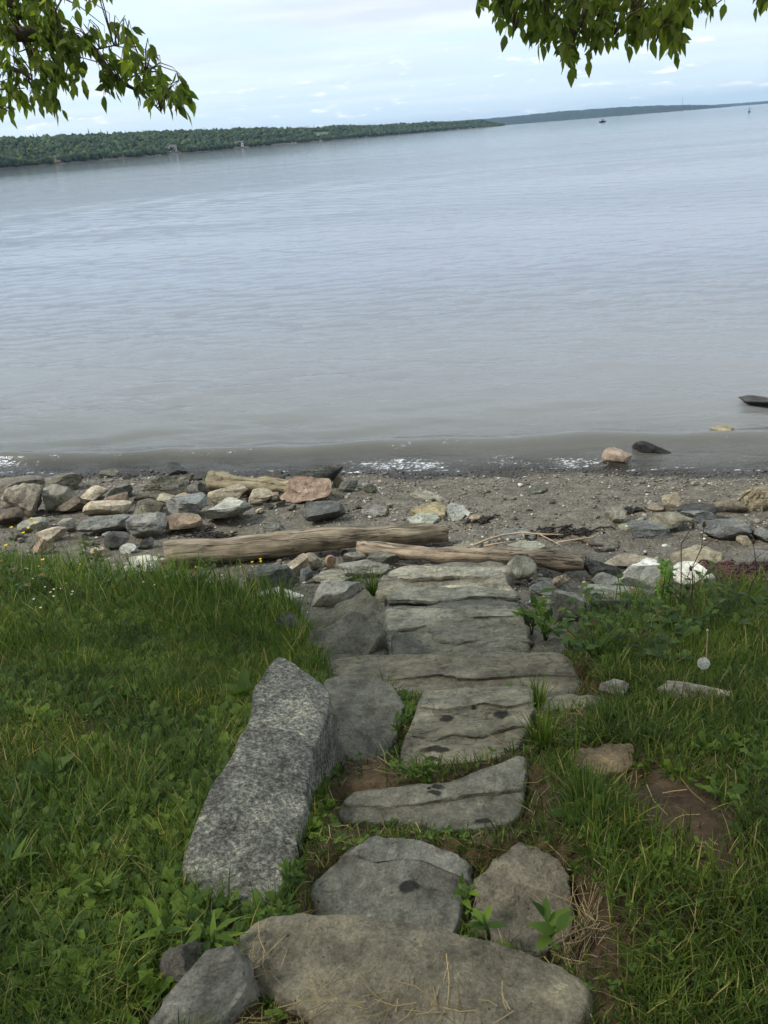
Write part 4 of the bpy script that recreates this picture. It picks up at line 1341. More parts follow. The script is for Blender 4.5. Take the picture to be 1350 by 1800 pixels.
M_HOUSEW = plain_mat('white_siding', rgb(226, 224, 216), 0.7, 0.06, 2)
M_HOUSEG = plain_mat('grey_siding', rgb(158, 156, 150), 0.7, 0.08, 2)
M_HOUSET = plain_mat('tan_siding', rgb(176, 152, 120), 0.7, 0.08, 2)
M_ROOF = plain_mat('grey_shingle', rgb(92, 90, 90), 0.9, 0.15, 2)
M_GLASS = plain_mat('dark_pane', rgb(40, 46, 54), 0.2, 0.1, 2)
M_HULL = plain_mat('dark_hull', rgb(46, 52, 56), 0.4, 0.1, 2)
M_CABIN = plain_mat('pale_cabin', rgb(170, 172, 168), 0.5, 0.08, 2)
M_BUOY = plain_mat('dark_green_steel', rgb(34, 48, 44), 0.5, 0.15, 2)
M_MAST = plain_mat('mast_steel', rgb(120, 118, 122), 0.6, 0.1, 2)


def build_far_things():
    xs = [-420, -200, 0, 150, 300, 450, 560, 700, 800, 860, 892]
    ds = [700, 800, 950, 1040, 1180, 1400, 1620, 2050, 2450, 2720, 2850]

    def house(px, back, w, d, hh, mat, label, z=1.5, face=0.0):
        D = np.interp(px, xs, ds) + back
        b_, _ = bearing(px, 250)
        t = empty('house', (b_[0] * D, b_[1] * D, ZW + z)); tag(t, label, 'house', 'houses on the far wooded shore')
        t.rotation_euler.z = math.atan2(-b_[0], b_[1]) + face
        add('wall', box_mesh('wall', w, d, hh), mat, t)
        rv = [(-w / 2 - .4, -d / 2 - .4, hh), (w / 2 + .4, -d / 2 - .4, hh), (w / 2 + .4, d / 2 + .4, hh), (-w / 2 - .4, d / 2 + .4, hh), (-w / 2 - .4, 0, hh + d * .42), (w / 2 + .4, 0, hh + d * .42)]
        add('roof', mesh_from('roof', rv, [(0, 1, 5, 4), (2, 3, 4, 5), (0, 4, 3), (1, 2, 5), (0, 3, 2, 1)], False), M_ROOF, t)
        n_ = max(2, int(w / 3.5))
        for k in range(n_):
            add('window', box_mesh('window', 1.3, .12, 1.5, hh * .45, -w / 2 + (k + .5) * w / n_, -d / 2 - .05), M_GLASS, t)
    house(421, 14, 11, 8, 5, M_HOUSEW, 'bright white house by the water on the far shore', 2.2)
    house(412, 22, 7, 6, 4, M_HOUSEW, 'small white outbuilding beside the bright white house', 3.0)
    house(301, 16, 10, 8, 5.5, M_HOUSEG, 'grey house among trees on the far shore', 3.0, .3)
    house(293, 20, 7, 7, 5, M_HOUSEW, 'pale house next to the grey house on the far shore', 3.5, -.2)
    house(90, 15, 10, 7, 3.6, M_HOUSET, 'tan low house under the hanging branch on the far shore', 2.5, .2)
    house(207, 14, 8, 6, 3.5, M_HOUSET, 'tan boathouse on the far shore below the branch tip', 1.8)
    # boat
    p = px_on_water(1059, 640)
    t = empty('motorboat', tuple(p)); tag(t, 'small dark-hulled boat with pale rounded cabin on the bay', 'boat')
    t.rotation_euler.z = 0.25
    V = []; st = [(-2.4, .75, .75), (-1.2, .95, .7), (0.4, .95, .75), (1.6, .65, .9), (2.5, .06, 1.1)]
    for x, w, z in st:
        V += [(x, -w, z), (x, -w * .6, -.3), (x, w * .6, -.3), (x, w, z)]
    F = [(i * 4 + j, (i + 1) * 4 + j, (i + 1) * 4 + j + 1, i * 4 + j + 1) for i in range(4) for j in range(3)] + [(i * 4 + 3, (i + 1) * 4 + 3, (i + 1) * 4, i * 4) for i in range(4)] + [(0, 1, 2, 3), (19, 18, 17, 16)]
    add('hull', mesh_from('hull', V, F, False), M_HULL, t)
    add('cabin', box_mesh('cabin', 2.4, 1.5, 1.2, .72, -.3, 0, .3), M_CABIN, t)
    add('window', box_mesh('window', 1.7, 1.54, .4, 1.25, -.3, 0, .05), M_GLASS, t)
    v, f = tube([(-.6, 0, 1.8), (-.6, 0, 3.0)], [.06, .04], 6); add('mast', mesh_from('mast', v, f), M_MAST, t)
    # channel buoy
    p = px_on_water(1315, 520)
    t = empty('channel_buoy', tuple(p)); t.scale = (.7, .7, .7); tag(t, 'dark tapering channel buoy floating near the frame edge', 'buoy')
    v, f = tube([(0, 0, -.4), (0, 0, .1), (0, 0, .5), (0, 0, .6)], [.9, 1.0, 1.0, .7], 14); add('float', mesh_from('float', v, f), M_BUOY, t)
    parts = [tube([(math.cos(a) * .6, math.sin(a) * .6, .55), (math.cos(a) * .22, math.sin(a) * .22, 2.4)], [.08, .07], 6) for a in (0.2, 1.77, 3.34, 4.9)]
    v, f = merge(parts); add('tower', mesh_from('tower', v, f), M_BUOY, t)
    v, f = tube([(0, 0, 2.35), (0, 0, 2.5), (0, 0, 3.0), (0, 0, 3.1)], [.3, .34, .3, .1], 10); add('lantern', mesh_from('lantern', v, f), M_BUOY, t)
    # radio mast on the blue hill
    D = 7600
    b_, el = bearing(1199, 185)
    z0 = CAM[2] + D * el - 8
    t = empty('radio_mast', (b_[0] * D, b_[1] * D, z0)); tag(t, 'thin radio mast standing on the blue hill', 'mast')
    parts = [tube([(math.cos(a) * 2.2, math.sin(a) * 2.2, 0), (math.cos(a) * .5, math.sin(a) * .5, 74)], [.5, .35], 5) for a in (0, 2.1, 4.2)]
    parts += [tube([(-2, 0, z), (2, 0, z)], [.3, .3], 5) for z in (12, 26, 40, 54)]
    v, f = merge(parts); add('tower', mesh_from('tower', v, f), M_MAST, t)
    v, f = tube([(0, 0, 73), (0, 0, 82)], [.4, .2], 6); add('antenna', mesh_from('antenna', v, f), M_MAST, t)


build_far_things()

# ================================================================== driftwood
def log(name, label, pa, pb, ra, rb, mat, seed, lift_a=0.0, lift_b=0.0, wob=0.14, seg=22, flat=1.0, zc=None, bend=0.02):
    """pa, pb: where the two ends touch the ground (seen along the bottom edge); ra, rb in metres"""
    A = hit(*pa) if isinstance(pa, tuple) and len(pa) == 2 else np.array(pa)
    Bp = hit(*pb) if isinstance(pb, tuple) and len(pb) == 2 else np.array(pb)
    A = A + np.array([0, 0, ra * .92 + lift_a]); Bp = Bp + np.array([0, 0, rb * .92 + lift_b])
    Lg = np.linalg.norm(Bp - A)
    n = 30
    pts, rad = [], []
    for i in range(n + 1):
        t = i / n
        pts.append((Lg * t, bend * math.sin(t * 3.1) + 0.015 * math.sin(t * 9 + seed), 0.012 * math.sin(t * 7 + seed)))
        r_ = ra + (rb - ra) * t
        r_ *= 1 + 0.06 * math.sin(t * 11 + seed) + 0.04 * math.sin(t * 23)
        rad.append(r_)
    rad[0] *= .9; rad[-1] *= .93
    V, F = tube(pts, rad, seg, True, wob, seed)
    V = [Vector((v.x + (0.02 * noise.noise(Vector((v.y * 30, v.z * 30, seed))) if v.x < 0.01 or v.x > Lg - .01 else 0), v.y, v.z * flat)) for v in V]
    me = mesh_from(name, V, F)
    o = add(name, me, mat)
    xv = Vector(Bp - A).normalized()
    zv = Vector((0, 0, 1)); yv = zv.cross(xv).normalized(); zv = xv.cross(yv)
    o.matrix_world = Matrix((( xv.x, yv.x, zv.x, A[0]), (xv.y, yv.y, zv.y, A[1]), (xv.z, yv.z, zv.z, A[2]), (0, 0, 0, 1)))
    tag(o, label, 'driftwood')
    return o


def build_wood():
    log('driftwood_log', 'long weathered driftwood log lying across the end of the steps', (296, 996), (786, 957), 0.125, 0.078, M_LOG, 3.0, 0.0, 0.05)
    log('driftwood_beam', 'split pinkish driftwood beam slanting under the long log', (632, 982), (1028, 1014), 0.058, 0.075, M_PLANK, 8.0, 0.03, 0.05, wob=.45, seg=10)
    log('driftwood_log', 'thick silvered driftwood log among the shore rocks', (372, 868), (540, 872), 0.125, 0.08, M_OLDLOG, 14.0, 0.03, 0.0, wob=.22, flat=.9)
    log('driftwood_stub', 'short reddish driftwood stub beside the cream round stone', (440, 892), (488, 878), 0.03, 0.035, M_PLANK, 21.0, 0.02, 0.02, wob=.4, seg=10, bend=.0)
    log('driftwood_scrap', 'small brown driftwood scrap on the stones beside the steps', (980, 1044), (996, 1034), 0.03, 0.02, M_PLANK, 25.0, .05, .07, wob=.6, seg=8, bend=.0)

    def stick(name, label, pix, rad, lift=0.05, mat=M_STICK, br=()):
        P = []
        for k, q in enumerate(pix):
            p = hit(*q); p[2] += lift
            P.append(p)
        base = P[0]
        t = empty(name, tuple(base)); tag(t, label, 'stick')
        pts = [tuple(p - base) for p in P]
        n = len(pts)
        V, F = tube(pts, [rad * (1 - .55 * i / (n - 1)) for i in range(n)], 7, True, .2, 3)
        add('stem', mesh_from('stem', V, F), mat, t)
        for b_ in br:
            Q = []
            for q in b_:
                p = hit(*q); p[2] += lift; Q.append(tuple(p - base))
            V, F = tube(Q, [rad * .55 * (1 - .5 * i / (len(Q) - 1)) for i in range(len(Q))], 6, True, .2, 5)
            add('side_branch', mesh_from('side_branch', V, F), mat, t)
    stick('stick', 'long forked bleached stick lying beyond the split beam', [(832, 968), (858, 957), (885, 949), (918, 945), (950, 948), (990, 949)], .011, .05,
          br=[[(918, 946), (922, 955)], [(950, 949), (975, 962), (988, 970)]])
    stick('stick', 'short bleached stick parallel to the split beam', [(852, 967), (880, 962), (910, 958)], .009, .04)
    stick('stick', 'pale curved stick reaching toward the brown scrap of bark', [(978, 961), (1010, 956), (1040, 952), (1052, 946)], .009, .04)
    stick('bark_piece', 'curved brown bark strip beyond the pale curved stick', [(1004, 948), (1022, 952), (1040, 960), (1060, 962)], .02, .02, mat=M_TWIG)
    # fibrous stump at the frame edge
    p = hit(1336, 888)
    t = empty('driftwood_stump', tuple(p)); tag(t, 'grey fibrous stump with hanging roots at the frame edge', 'driftwood')
    V, F = tube([(-.02, 0, -.05), (0, 0, .06), (.02, .02, .13), (.05, .03, .17)], [.17, .15, .11, .05], 16, True, .5, 4)
    add('stump', mesh_from('stump', V, F), M_OLDLOG, t)
    for k in range(14):
        a = -2.8 + k * .42; r0 = .1
        V, F = tube([(math.cos(a) * .05, math.sin(a) * .05, .16), (math.cos(a) * .13, math.sin(a) * .13, .12), (math.cos(a) * .19, math.sin(a) * .19, .03), (math.cos(a) * .22, math.sin(a) * .22, -.04)], [.012, .02, .016, .01], 6)
        add('root', mesh_from('root', V, F), M_OLDLOG, t)

    def weed(label, box, mat, n, lift=0.0, hgt=.03, name='seaweed_clump'):
        x0, y0, x1, y1 = box
        c = hit((x0 + x1) / 2, (y0 + y1) / 2)
        parts = []
        for k in range(n):
            u = rnd.gauss(0, .28); v = rnd.gauss(0, .28)
            q = hit((x0 + x1) / 2 + u * (x1 - x0), (y0 + y1) / 2 + v * (y1 - y0)) - c
            a = rnd.uniform(-.7, .7) + (math.pi if rnd.random() < .5 else 0)
            ln = rnd.uniform(.04, .12)
            pts = [(q[0] + math.cos(a) * ln * j / 3 + rnd.uniform(-.01, .01), q[1] + math.sin(a) * ln * j / 3 + rnd.uniform(-.01, .01), q[2] + lift + .005 + rnd.random() * hgt * (1 if 0 < j < 3 else .3)) for j in range(4)]
            parts.append(tube(pts, [.004, .009, .008, .003], 5))
        V, F = merge(parts)
        o = add(name, mesh_from(name, V, F), mat, None, tuple(c)); tag(o, label, 'seaweed')
    weed('black seaweed strip above the stick on the sand', (940, 930, 1042, 947), M_KELP, 80)
    weed('black seaweed mat on the sand above the long log', (330, 936, 402, 952), M_KELP, 80)
    weed('dark seaweed tuft beside the flat cluster of stones', (832, 911, 862, 920), M_KELP, 50)
    weed('little black seaweed knot on open sand', (1108, 896, 1120, 904), M_KELP, 30)
    weed('broad heap of reddish-brown seaweed behind the weeds', (1225, 1003, 1330, 1034), M_REDKELP, 420, hgt=.06)
    weed('dark seaweed mat at the frame edge below the grey rock', (1318, 994, 1362, 1006), M_KELP, 80)


build_wood()


# ================================================================== vegetation
PATH_L = [hit(*q) for q in [(380, 1850), (500, 1600), (545, 1450), (560, 1330), (575, 1200), (590, 1130)]]
PATH_R = [hit(*q) for q in [(1130, 1850), (1060, 1640), (1020, 1480), (960, 1370), (1060, 1255), (1060, 1130)]]


def path_mask(x, y):
    """1 on the trodden strip of stepping stones"""
    l = np.interp(y, [p[1] for p in PATH_L], [p[0] for p in PATH_L]); r_ = np.interp(y, [p[1] for p in PATH_R], [p[0] for p in PATH_R])
    return smooth(-.04, .05, x - l) * smooth(-.04, .05, r_ - x)


def veg_density(x, y):
    """grass cover 0..1 (bare soil patches, trodden path)"""
    d = bank_mask(x, y)
    d = d * (0.45 + 0.75 * smooth(0.32, 0.58, fbm(x * 2.3, y * 2.3, 51, 4)))
    d = d * (1 - 0.2 * path_mask(x, y))
    # bare earth beside the path
    for (px, py, rx, ry, k) in BARE:
        d = d * (1 - k * np.exp(-(((x - px) / rx) ** 2 + ((y - py) / (1.5 * ry)) ** 2) ** 2))
    return d


def bare_px(px, py, rx, ry, k):
    p = hit(px, py); q = hit(px + rx, py); r_ = hit(px, py + ry)
    return (p[0], p[1], max(.03, abs(q[0] - p[0])), max(.03, abs(r_[1] - p[1])), k)


BARE = [bare_px(1190, 1420, 95, 40, .96), bare_px(1160, 1400, 75, 35, .97), bare_px(1235, 1450, 70, 30, .9), bare_px(1060, 1340, 65, 30, .9), bare_px(980, 1395, 40, 30, .8),
        bare_px(1030, 1600, 50, 90, .92), bare_px(1280, 1510, 60, 40, .75), bare_px(640, 1370, 70, 45, .8), bare_px(600, 1460, 50, 30, .7),
        bare_px(760, 1480, 120, 18, .45), bare_px(420, 1660, 50, 40, .8), bare_px(700, 1800, 300, 40, .95), bare_px(260, 1790, 60, 40, .7),
        bare_px(150, 1170, 40, 12, .6), bare_px(1080, 1165, 50, 25, .6), bare_px(1000, 1262, 70, 14, .5), bare_px(640, 1300, 60, 80, .55)]


def blades(n, x, y, z, hgt, wid, lean, name, mat, label, cat, seg=3, curl=0.5):
    az = rng.uniform(0, 2 * math.pi, n)
    dx, dy = np.cos(az), np.sin(az)
    px_, py_ = -dy, dx                       # blade width direction
    V = np.zeros((n, seg * 2 + 1, 3))
    for k in range(seg + 1):
        t = k / seg
        out = lean * hgt * (t ** 1.7)
        up = hgt * (t - curl * lean * t * t * 0.6)
        cx = x + dx * out; cy = y + dy * out; cz = z + up - 0.01
        w = wid * (1 - t) ** 0.7 * (0.75 + 0.5 * t)
        if k < seg:
            V[:, 2 * k, 0] = cx - px_ * w; V[:, 2 * k, 1] = cy - py_ * w; V[:, 2 * k, 2] = cz
            V[:, 2 * k + 1, 0] = cx + px_ * w; V[:, 2 * k + 1, 1] = cy + py_ * w; V[:, 2 * k + 1, 2] = cz
        else:
            V[:, 2 * k, 0] = cx; V[:, 2 * k, 1] = cy; V[:, 2 * k, 2] = cz
    f = []
    for k in range(seg - 1):
        f += [(2 * k, 2 * k + 1, 2 * k + 3), (2 * k, 2 * k + 3, 2 * k + 2)]
    f.append((2 * seg - 2, 2 * seg - 1, 2 * seg))
    f = np.array(f)
    F = f[None] + (np.arange(n) * (seg * 2 + 1))[:, None, None]
    me = np_mesh(name, V.reshape(-1, 3), F.reshape(-1, 3), True)
    o = add(name, me, mat)
    tag(o, label, cat, kind='stuff')
    return o


def free_of_stones(x, y, shrink=0.0):
    ok = np.ones(len(x), bool)
    for poly in keepout:
        P = np.array(poly)
        if shrink:
            c = P.mean(0); v = P - c
            P = c + v * (1 - shrink / np.linalg.norm(v, axis=1, keepdims=True))
        bx = (x > P[:, 0].min()) & (x < P[:, 0].max()) & (y > P[:, 1].min()) & (y < P[:, 1].max()) & ok
        idx = np.where(bx)[0]
        if len(idx):
            ins = inside(P, x[idx], y[idx])
            ok[idx[ins]] = False
    return ok


def scatter(n, dens_fn, ymin=0.5, ymax=6.8, pw=1.0, shrink=0.008, margin=220):
    y = ymin + (ymax - ymin) * rng.random(n) ** pw
    x = (rng.random(n) * 2 - 1) * (0.62 * y + 0.9)
    keep = rng.random(n) < dens_fn(x, y)
    x, y = x[keep], y[keep]
    z = soil(x, y)
    u, v, w = project(np.stack([x, y, z], -1))
    k = (u > -margin) & (u < 1350 + margin) & (v < 2150)
    x, y, z = x[k], y[k], z[k]
    k = free_of_stones(x, y, shrink)
    return x[k], y[k], z[k]


def rosette_mesh(name, x, y, z, size, leaf_n, mat, label, cat, wide=0.28, up=(0.25, 1.0), kind='stuff'):
    """low broad-leaved plants: every leaf a lobed strip of 3 quads + tip"""
    n = len(x)
    k = leaf_n
    az = (np.arange(k)[None] * (2 * math.pi / k) + rng.uniform(0, 6.28, (n, 1)) + rng.uniform(-.4, .4, (n, k))).ravel()
    X = np.repeat(x, k); Y = np.repeat(y, k); Zb = np.repeat(z, k)
    S = np.repeat(size, k) * rng.uniform(.6, 1.15, n * k)
    el = rng.uniform(up[0], up[1], n * k)
    ts = np.array([0.0, 0.28, 0.45, 0.62, 0.8, 1.0]); ws = np.array([0.12, 0.75, 0.42, 1.0, 0.5, 0.0]) * wide
    m = len(az)
    V = np.zeros((m, 11, 3))
    dx, dy = np.cos(az), np.sin(az)
    for j, (t, w) in enumerate(zip(ts, ws)):
        r_ = S * t * np.cos(el) ; zz = S * (t * np.sin(el) - 0.45 * t * t * np.sin(el)) + 0.008
        cx = X + dx * r_; cy = Y + dy * r_; cz = Zb + zz
        ww = S * w * (0.8 + 0.4 * rng.random(m))
        if j < 5:
            V[:, 2 * j] = np.stack([cx + dy * ww, cy - dx * ww, cz + 0.15 * ww], -1)
            V[:, 2 * j + 1] = np.stack([cx - dy * ww, cy + dx * ww, cz + 0.15 * ww], -1)
        else:
            V[:, 10] = np.stack([cx, cy, cz], -1)
    f = []
    for j in range(4):
        f += [(2 * j, 2 * j + 1, 2 * j + 3), (2 * j, 2 * j + 3, 2 * j + 2)]
    f.append((8, 9, 10))
    F = np.array(f)[None] + (np.arange(m) * 11)[:, None, None]
    me = np_mesh(name, V.reshape(-1, 3), F.reshape(-1, 3), True)
    o = add(name, me, mat); tag(o, label, cat, kind=kind)
    return o


def surf(x, y):
    """top of soil or step stone at one spot"""
    z = float(soil(x, y))
    for pxy, cen, tilt in carve:
        if bool(inside(pxy, np.array([x]), np.array([y]))[0]):
            z = max(z - .05, cen[2] + tilt[0] * (x - cen[0]) + tilt[1] * (y - cen[1]) + .012)
    return z


def build_grass():
    # turf
    x, y, z = scatter(520000, lambda a, b_: np.minimum(1, veg_density(a, b_) * 0.75), 0.5, 6.6, 1.15)
    n = len(x)
    tall = 0.35 + 0.9 * fbm(x * 1.5, y * 1.5, 57, 3)
    right = smooth(0.6, 1.2, x) * smooth(2.6, 1.6, y)
    hgt = (0.045 + 0.055 * tall) * rng.uniform(.5, 1.35, n) * (1 - 0.45 * right) * (1 + 0.5 * smooth(2.0, 4.5, y))
    hgt = hgt * (1 - .5 * path_mask(x, y))
    wid = rng.uniform(.0011, .0026, n) * (1 + 0.18 * y)
    lean = rng.uniform(.15, 1.1, n)
    nr = y < 3.0
    blades(int(nr.sum()), x[nr], y[nr], z[nr], hgt[nr], wid[nr], lean[nr], 'grass', M_GRASS, 'short green turf around the granite block and upper slabs', 'grass')
    fr = ~nr
    blades(int(fr.sum()), x[fr], y[fr], z[fr], hgt[fr], wid[fr], lean[fr], 'grass', M_GRASS, 'short green turf further down the bank toward the beach', 'grass', 2)
    print('turf', n)
    # long grass toward the beach edge and in tufts
    def dl(a, b_):
        e = np.interp(a, [-8, -3.4, -1.6, -0.75, -0.35, 0.9, 1.25, 2.5, 8], [6.6, 6.2, 5.15, 4.55, 3.2, 3.3, 4.1, 4.5, 4.2])
        edge = smooth(1.5, 0.2, e - b_) * smooth(0.4, .7, np.abs(a - .25))
        tuft = smooth(0.60, 0.70, fbm(a * 1.9 + 3, b_ * 1.9, 59, 3))
        return (1 - path_mask(a, b_)) * bank_mask(a, b_) * np.clip(0.28 * edge + 0.30 * tuft * (0.4 + 0.6 * (a < 0)), 0, 1) * smooth(0, .3, veg_density(a, b_))
    x, y, z = scatter(150000, dl, 0.6, 6.8, 1.0)
    n = len(x)
    hgt = rng.uniform(.10, .26, n) * (0.8 + 0.75 * smooth(2.5, 4.8, y))
    hgt = np.where(x > .8, hgt * .85, hgt)
    blades(n, x, y, z, hgt, rng.uniform(.0016, .0036, n) * (1 + .12 * y), rng.uniform(.1, .75, n), 'long_grass', M_LONG, 'long grass blades fringing the edge of the bank', 'grass', 4, .7)
    print('long', n)
    # broad-leaved weeds in the turf
    x, y, z = scatter(22000, lambda a, b_: bank_mask(a, b_) * smooth(.35, .6, fbm(a * 1.3 + 7, b_ * 1.3, 63, 3)) * np.where(a < .2, .9, .05) * smooth(0, .4, veg_density(a, b_)), 0.7, 6.0, 1.1)
    rosette_mesh('ground_cover', x, y, z, rng.uniform(.035, .095, len(x)) * (0.75 + .16 * y) * (1 - .5 * path_mask(x, y)), 7, M_WEED, 'broad-leaved weeds mixed through the turf', 'weeds', wide=.19, up=(.35, 1.25))
    print('weeds', len(x))
    x, y, z = scatter(26000, lambda a, b_: (1 - .55 * path_mask(a, b_)) * smooth(0, .5, veg_density(a, b_)) * bank_mask(a, b_) * smooth(.42, .6, fbm(a * 1.7 + 27, b_ * 1.7, 67, 3)) * np.where(a < .2, .8, .25), 0.7, 6.0, 1.1, shrink=.012)
    rosette_mesh('clover', x, y, z + rng.uniform(0, .035, len(x)), rng.uniform(.009, .021, len(x)) * (0.8 + .12 * y), 3, M_WEED, 'small trefoil leaves carpeting the turf and joints', 'clover', wide=.42, up=(.15, .6))
    # dry straw
    def ds_(a, b_):
        t = np.zeros_like(a)
        for (px, py, rx, ry, k) in BARE:
            t = np.maximum(t, k * np.exp(-(((a - px) / (rx * 1.2)) ** 2 + ((b_ - py) / (ry * 1.2)) ** 2)))
        return bank_mask(a, b_) * (0.05 + 0.6 * t + .25 * path_mask(a, b_))
    x, y, z = scatter(9000, ds_, 0.6, 5.5, 1.2, shrink=.03)
    for (cpx, cpy, rx, ry, cnt) in [(560, 1785, 90, 14, 46), (760, 1805, 120, 10, 40), (1020, 1610, 36, 70, 130), (455, 1730, 30, 20, 30), (630, 1445, 60, 14, 18), (850, 1456, 80, 8, 14), (690, 1352, 50, 10, 16), (890, 1300, 40, 20, 6)]:
        for _ in range(cnt):
            q = hit(cpx + rng.normal(0, rx * .6), cpy + rng.normal(0, ry * .6))
            x = np.append(x, q[0]); y = np.append(y, q[1]); z = np.append(z, surf(q[0], q[1]))
    n = len(x)
    ln = rng.uniform(.02, .11, n); az = rng.uniform(0, 6.28, n); w = rng.uniform(.0004, .0008, n) * (1 + .2 * y)
    dx, dy = np.cos(az), np.sin(az)
    rz = rng.uniform(-.02, .05, n); bnd = rng.uniform(-.15, .15, n)
    V = np.zeros((n, 6, 3))
    for k in range(3):
        t = k / 2
        cx = x + dx * ln * t - dy * ln * bnd * (t * (1 - t) * 4); cy = y + dy * ln * t + dx * ln * bnd * (t * (1 - t) * 4)
        zt = soil(cx, cy)
        cz = np.where(z > zt + .004, z + .006, zt + .010) + np.abs(rz) * t * .35
        V[:, 2 * k] = np.stack([cx - dy * w, cy + dx * w, cz], -1); V[:, 2 * k + 1] = np.stack([cx + dy * w, cy - dx * w, cz + .001], -1)
    f = np.array([(0, 1, 3), (0, 3, 2), (2, 3, 5), (2, 5, 4)])
    F = f[None] + (np.arange(n) * 6)[:, None, None]
    o = add('straw', np_mesh('straw', V.reshape(-1, 3), F.reshape(-1, 3), False), M_STRAW)
    tag(o, 'dry straw scattered on bare earth and slab edges', 'straw', kind='stuff')


build_grass()

# ---------------------------------------------------------------- single plants
def leaf_mesh(name, wide=0.35, fold=0.12, lobes=0.0, droop=0.25):
    """leaf of length 1 along +Y, base at the origin"""
    ts = [0, .12, .28, .45, .62, .8, 1.0]; ws = [.04, .5, .92, 1.0, .8, .45, 0.0]
    V, F = [], []
    for i, (t, w) in enumerate(zip(ts, ws)):
        w *= wide * .5 * (1 + (lobes if i % 2 else -lobes))
        z = -droop * t * t
        V += [(-w, t, z + fold * w * 2), (0, t, z), (w, t, z + fold * w * 2)]
    for i in range(len(ts) - 1):
        a = i * 3
        F += [(a, a + 1, a + 4, a + 3), (a + 1, a + 2, a + 5, a + 4)]
    return mesh_from(name, V, F)


LEAF_A = leaf_mesh('leaf', .42); LEAF_A.materials.append(M_WEED)
LEAF_B = leaf_mesh('leaf', .6, .1, .25); LEAF_B.materials.append(leaf_mat('bramble_leaf', rgb(50, 74, 34), rgb(86, 106, 46), .3))
LEAF_N = leaf_mesh('leaf', .2, .1, 0, .35); LEAF_N.materials.append(M_WEED)
LEAF_D = leaf_mesh('leaf', .5, .1, .1); LEAF_D.materials.append(leaf_mat('dark_leaf', rgb(44, 60, 34), rgb(74, 84, 40), .25))
LEAF_O = leaf_mesh('leaf', .6, .1, .25); LEAF_O.materials.append(leaf_mat('autumn_leaf', rgb(92, 70, 44), rgb(120, 92, 54), .2))


def put_leaf(parent, me, base, az, el, size):
    o = add('leaf', me, None, parent)
    o.matrix_local = Matrix.Translation(base) @ Matrix.Rotation(az, 4, 'Z') @ Matrix.Rotation(el, 4, 'X') @ Matrix.Scale(size, 4)
    return o


def plant(name, label, cat, px, py, height, n, lsize, leaf=LEAF_A, stems=1, spread=.06, mat=None, seed=0, el=(.1, .8), start=.15, group=None, extra=None):
    r_ = random.Random(seed)
    p = hit(px, py)
    t = empty(name, tuple(p)); tag(t, label, cat, group)
    per = max(1, n // stems)
    for s in range(stems):
        a = r_.uniform(0, 6.28); sp = spread * r_.uniform(.4, 1.1) if stems > 1 else spread * .3
        hh = height * r_.uniform(.75, 1.05)
        pts = [(math.cos(a) * sp * (u ** 1.3), math.sin(a) * sp * (u ** 1.3), hh * u - .02 * (u == 0)) for u in (0, .25, .5, .75, 1)]
        V, F = tube(pts, [.004, .0036, .003, .0025, .0015], 6)
        add('stem', mesh_from('stem', V, F), mat or M_STEM, t)
        for k in range(per):
            u = start + (1 - start) * (k + .5) / per
            i = min(int(u * 4), 3); f = u * 4 - i
            b_ = [pts[i][j] * (1 - f) + pts[i + 1][j] * f for j in range(3)]
            lm = leaf
            if extra and r_.random() < .1: lm = extra
            put_leaf(t, lm, Vector(b_), r_.uniform(0, 6.28), r_.uniform(*el), lsize * r_.uniform(.7, 1.15) * (1.1 - .35 * u))
    return t


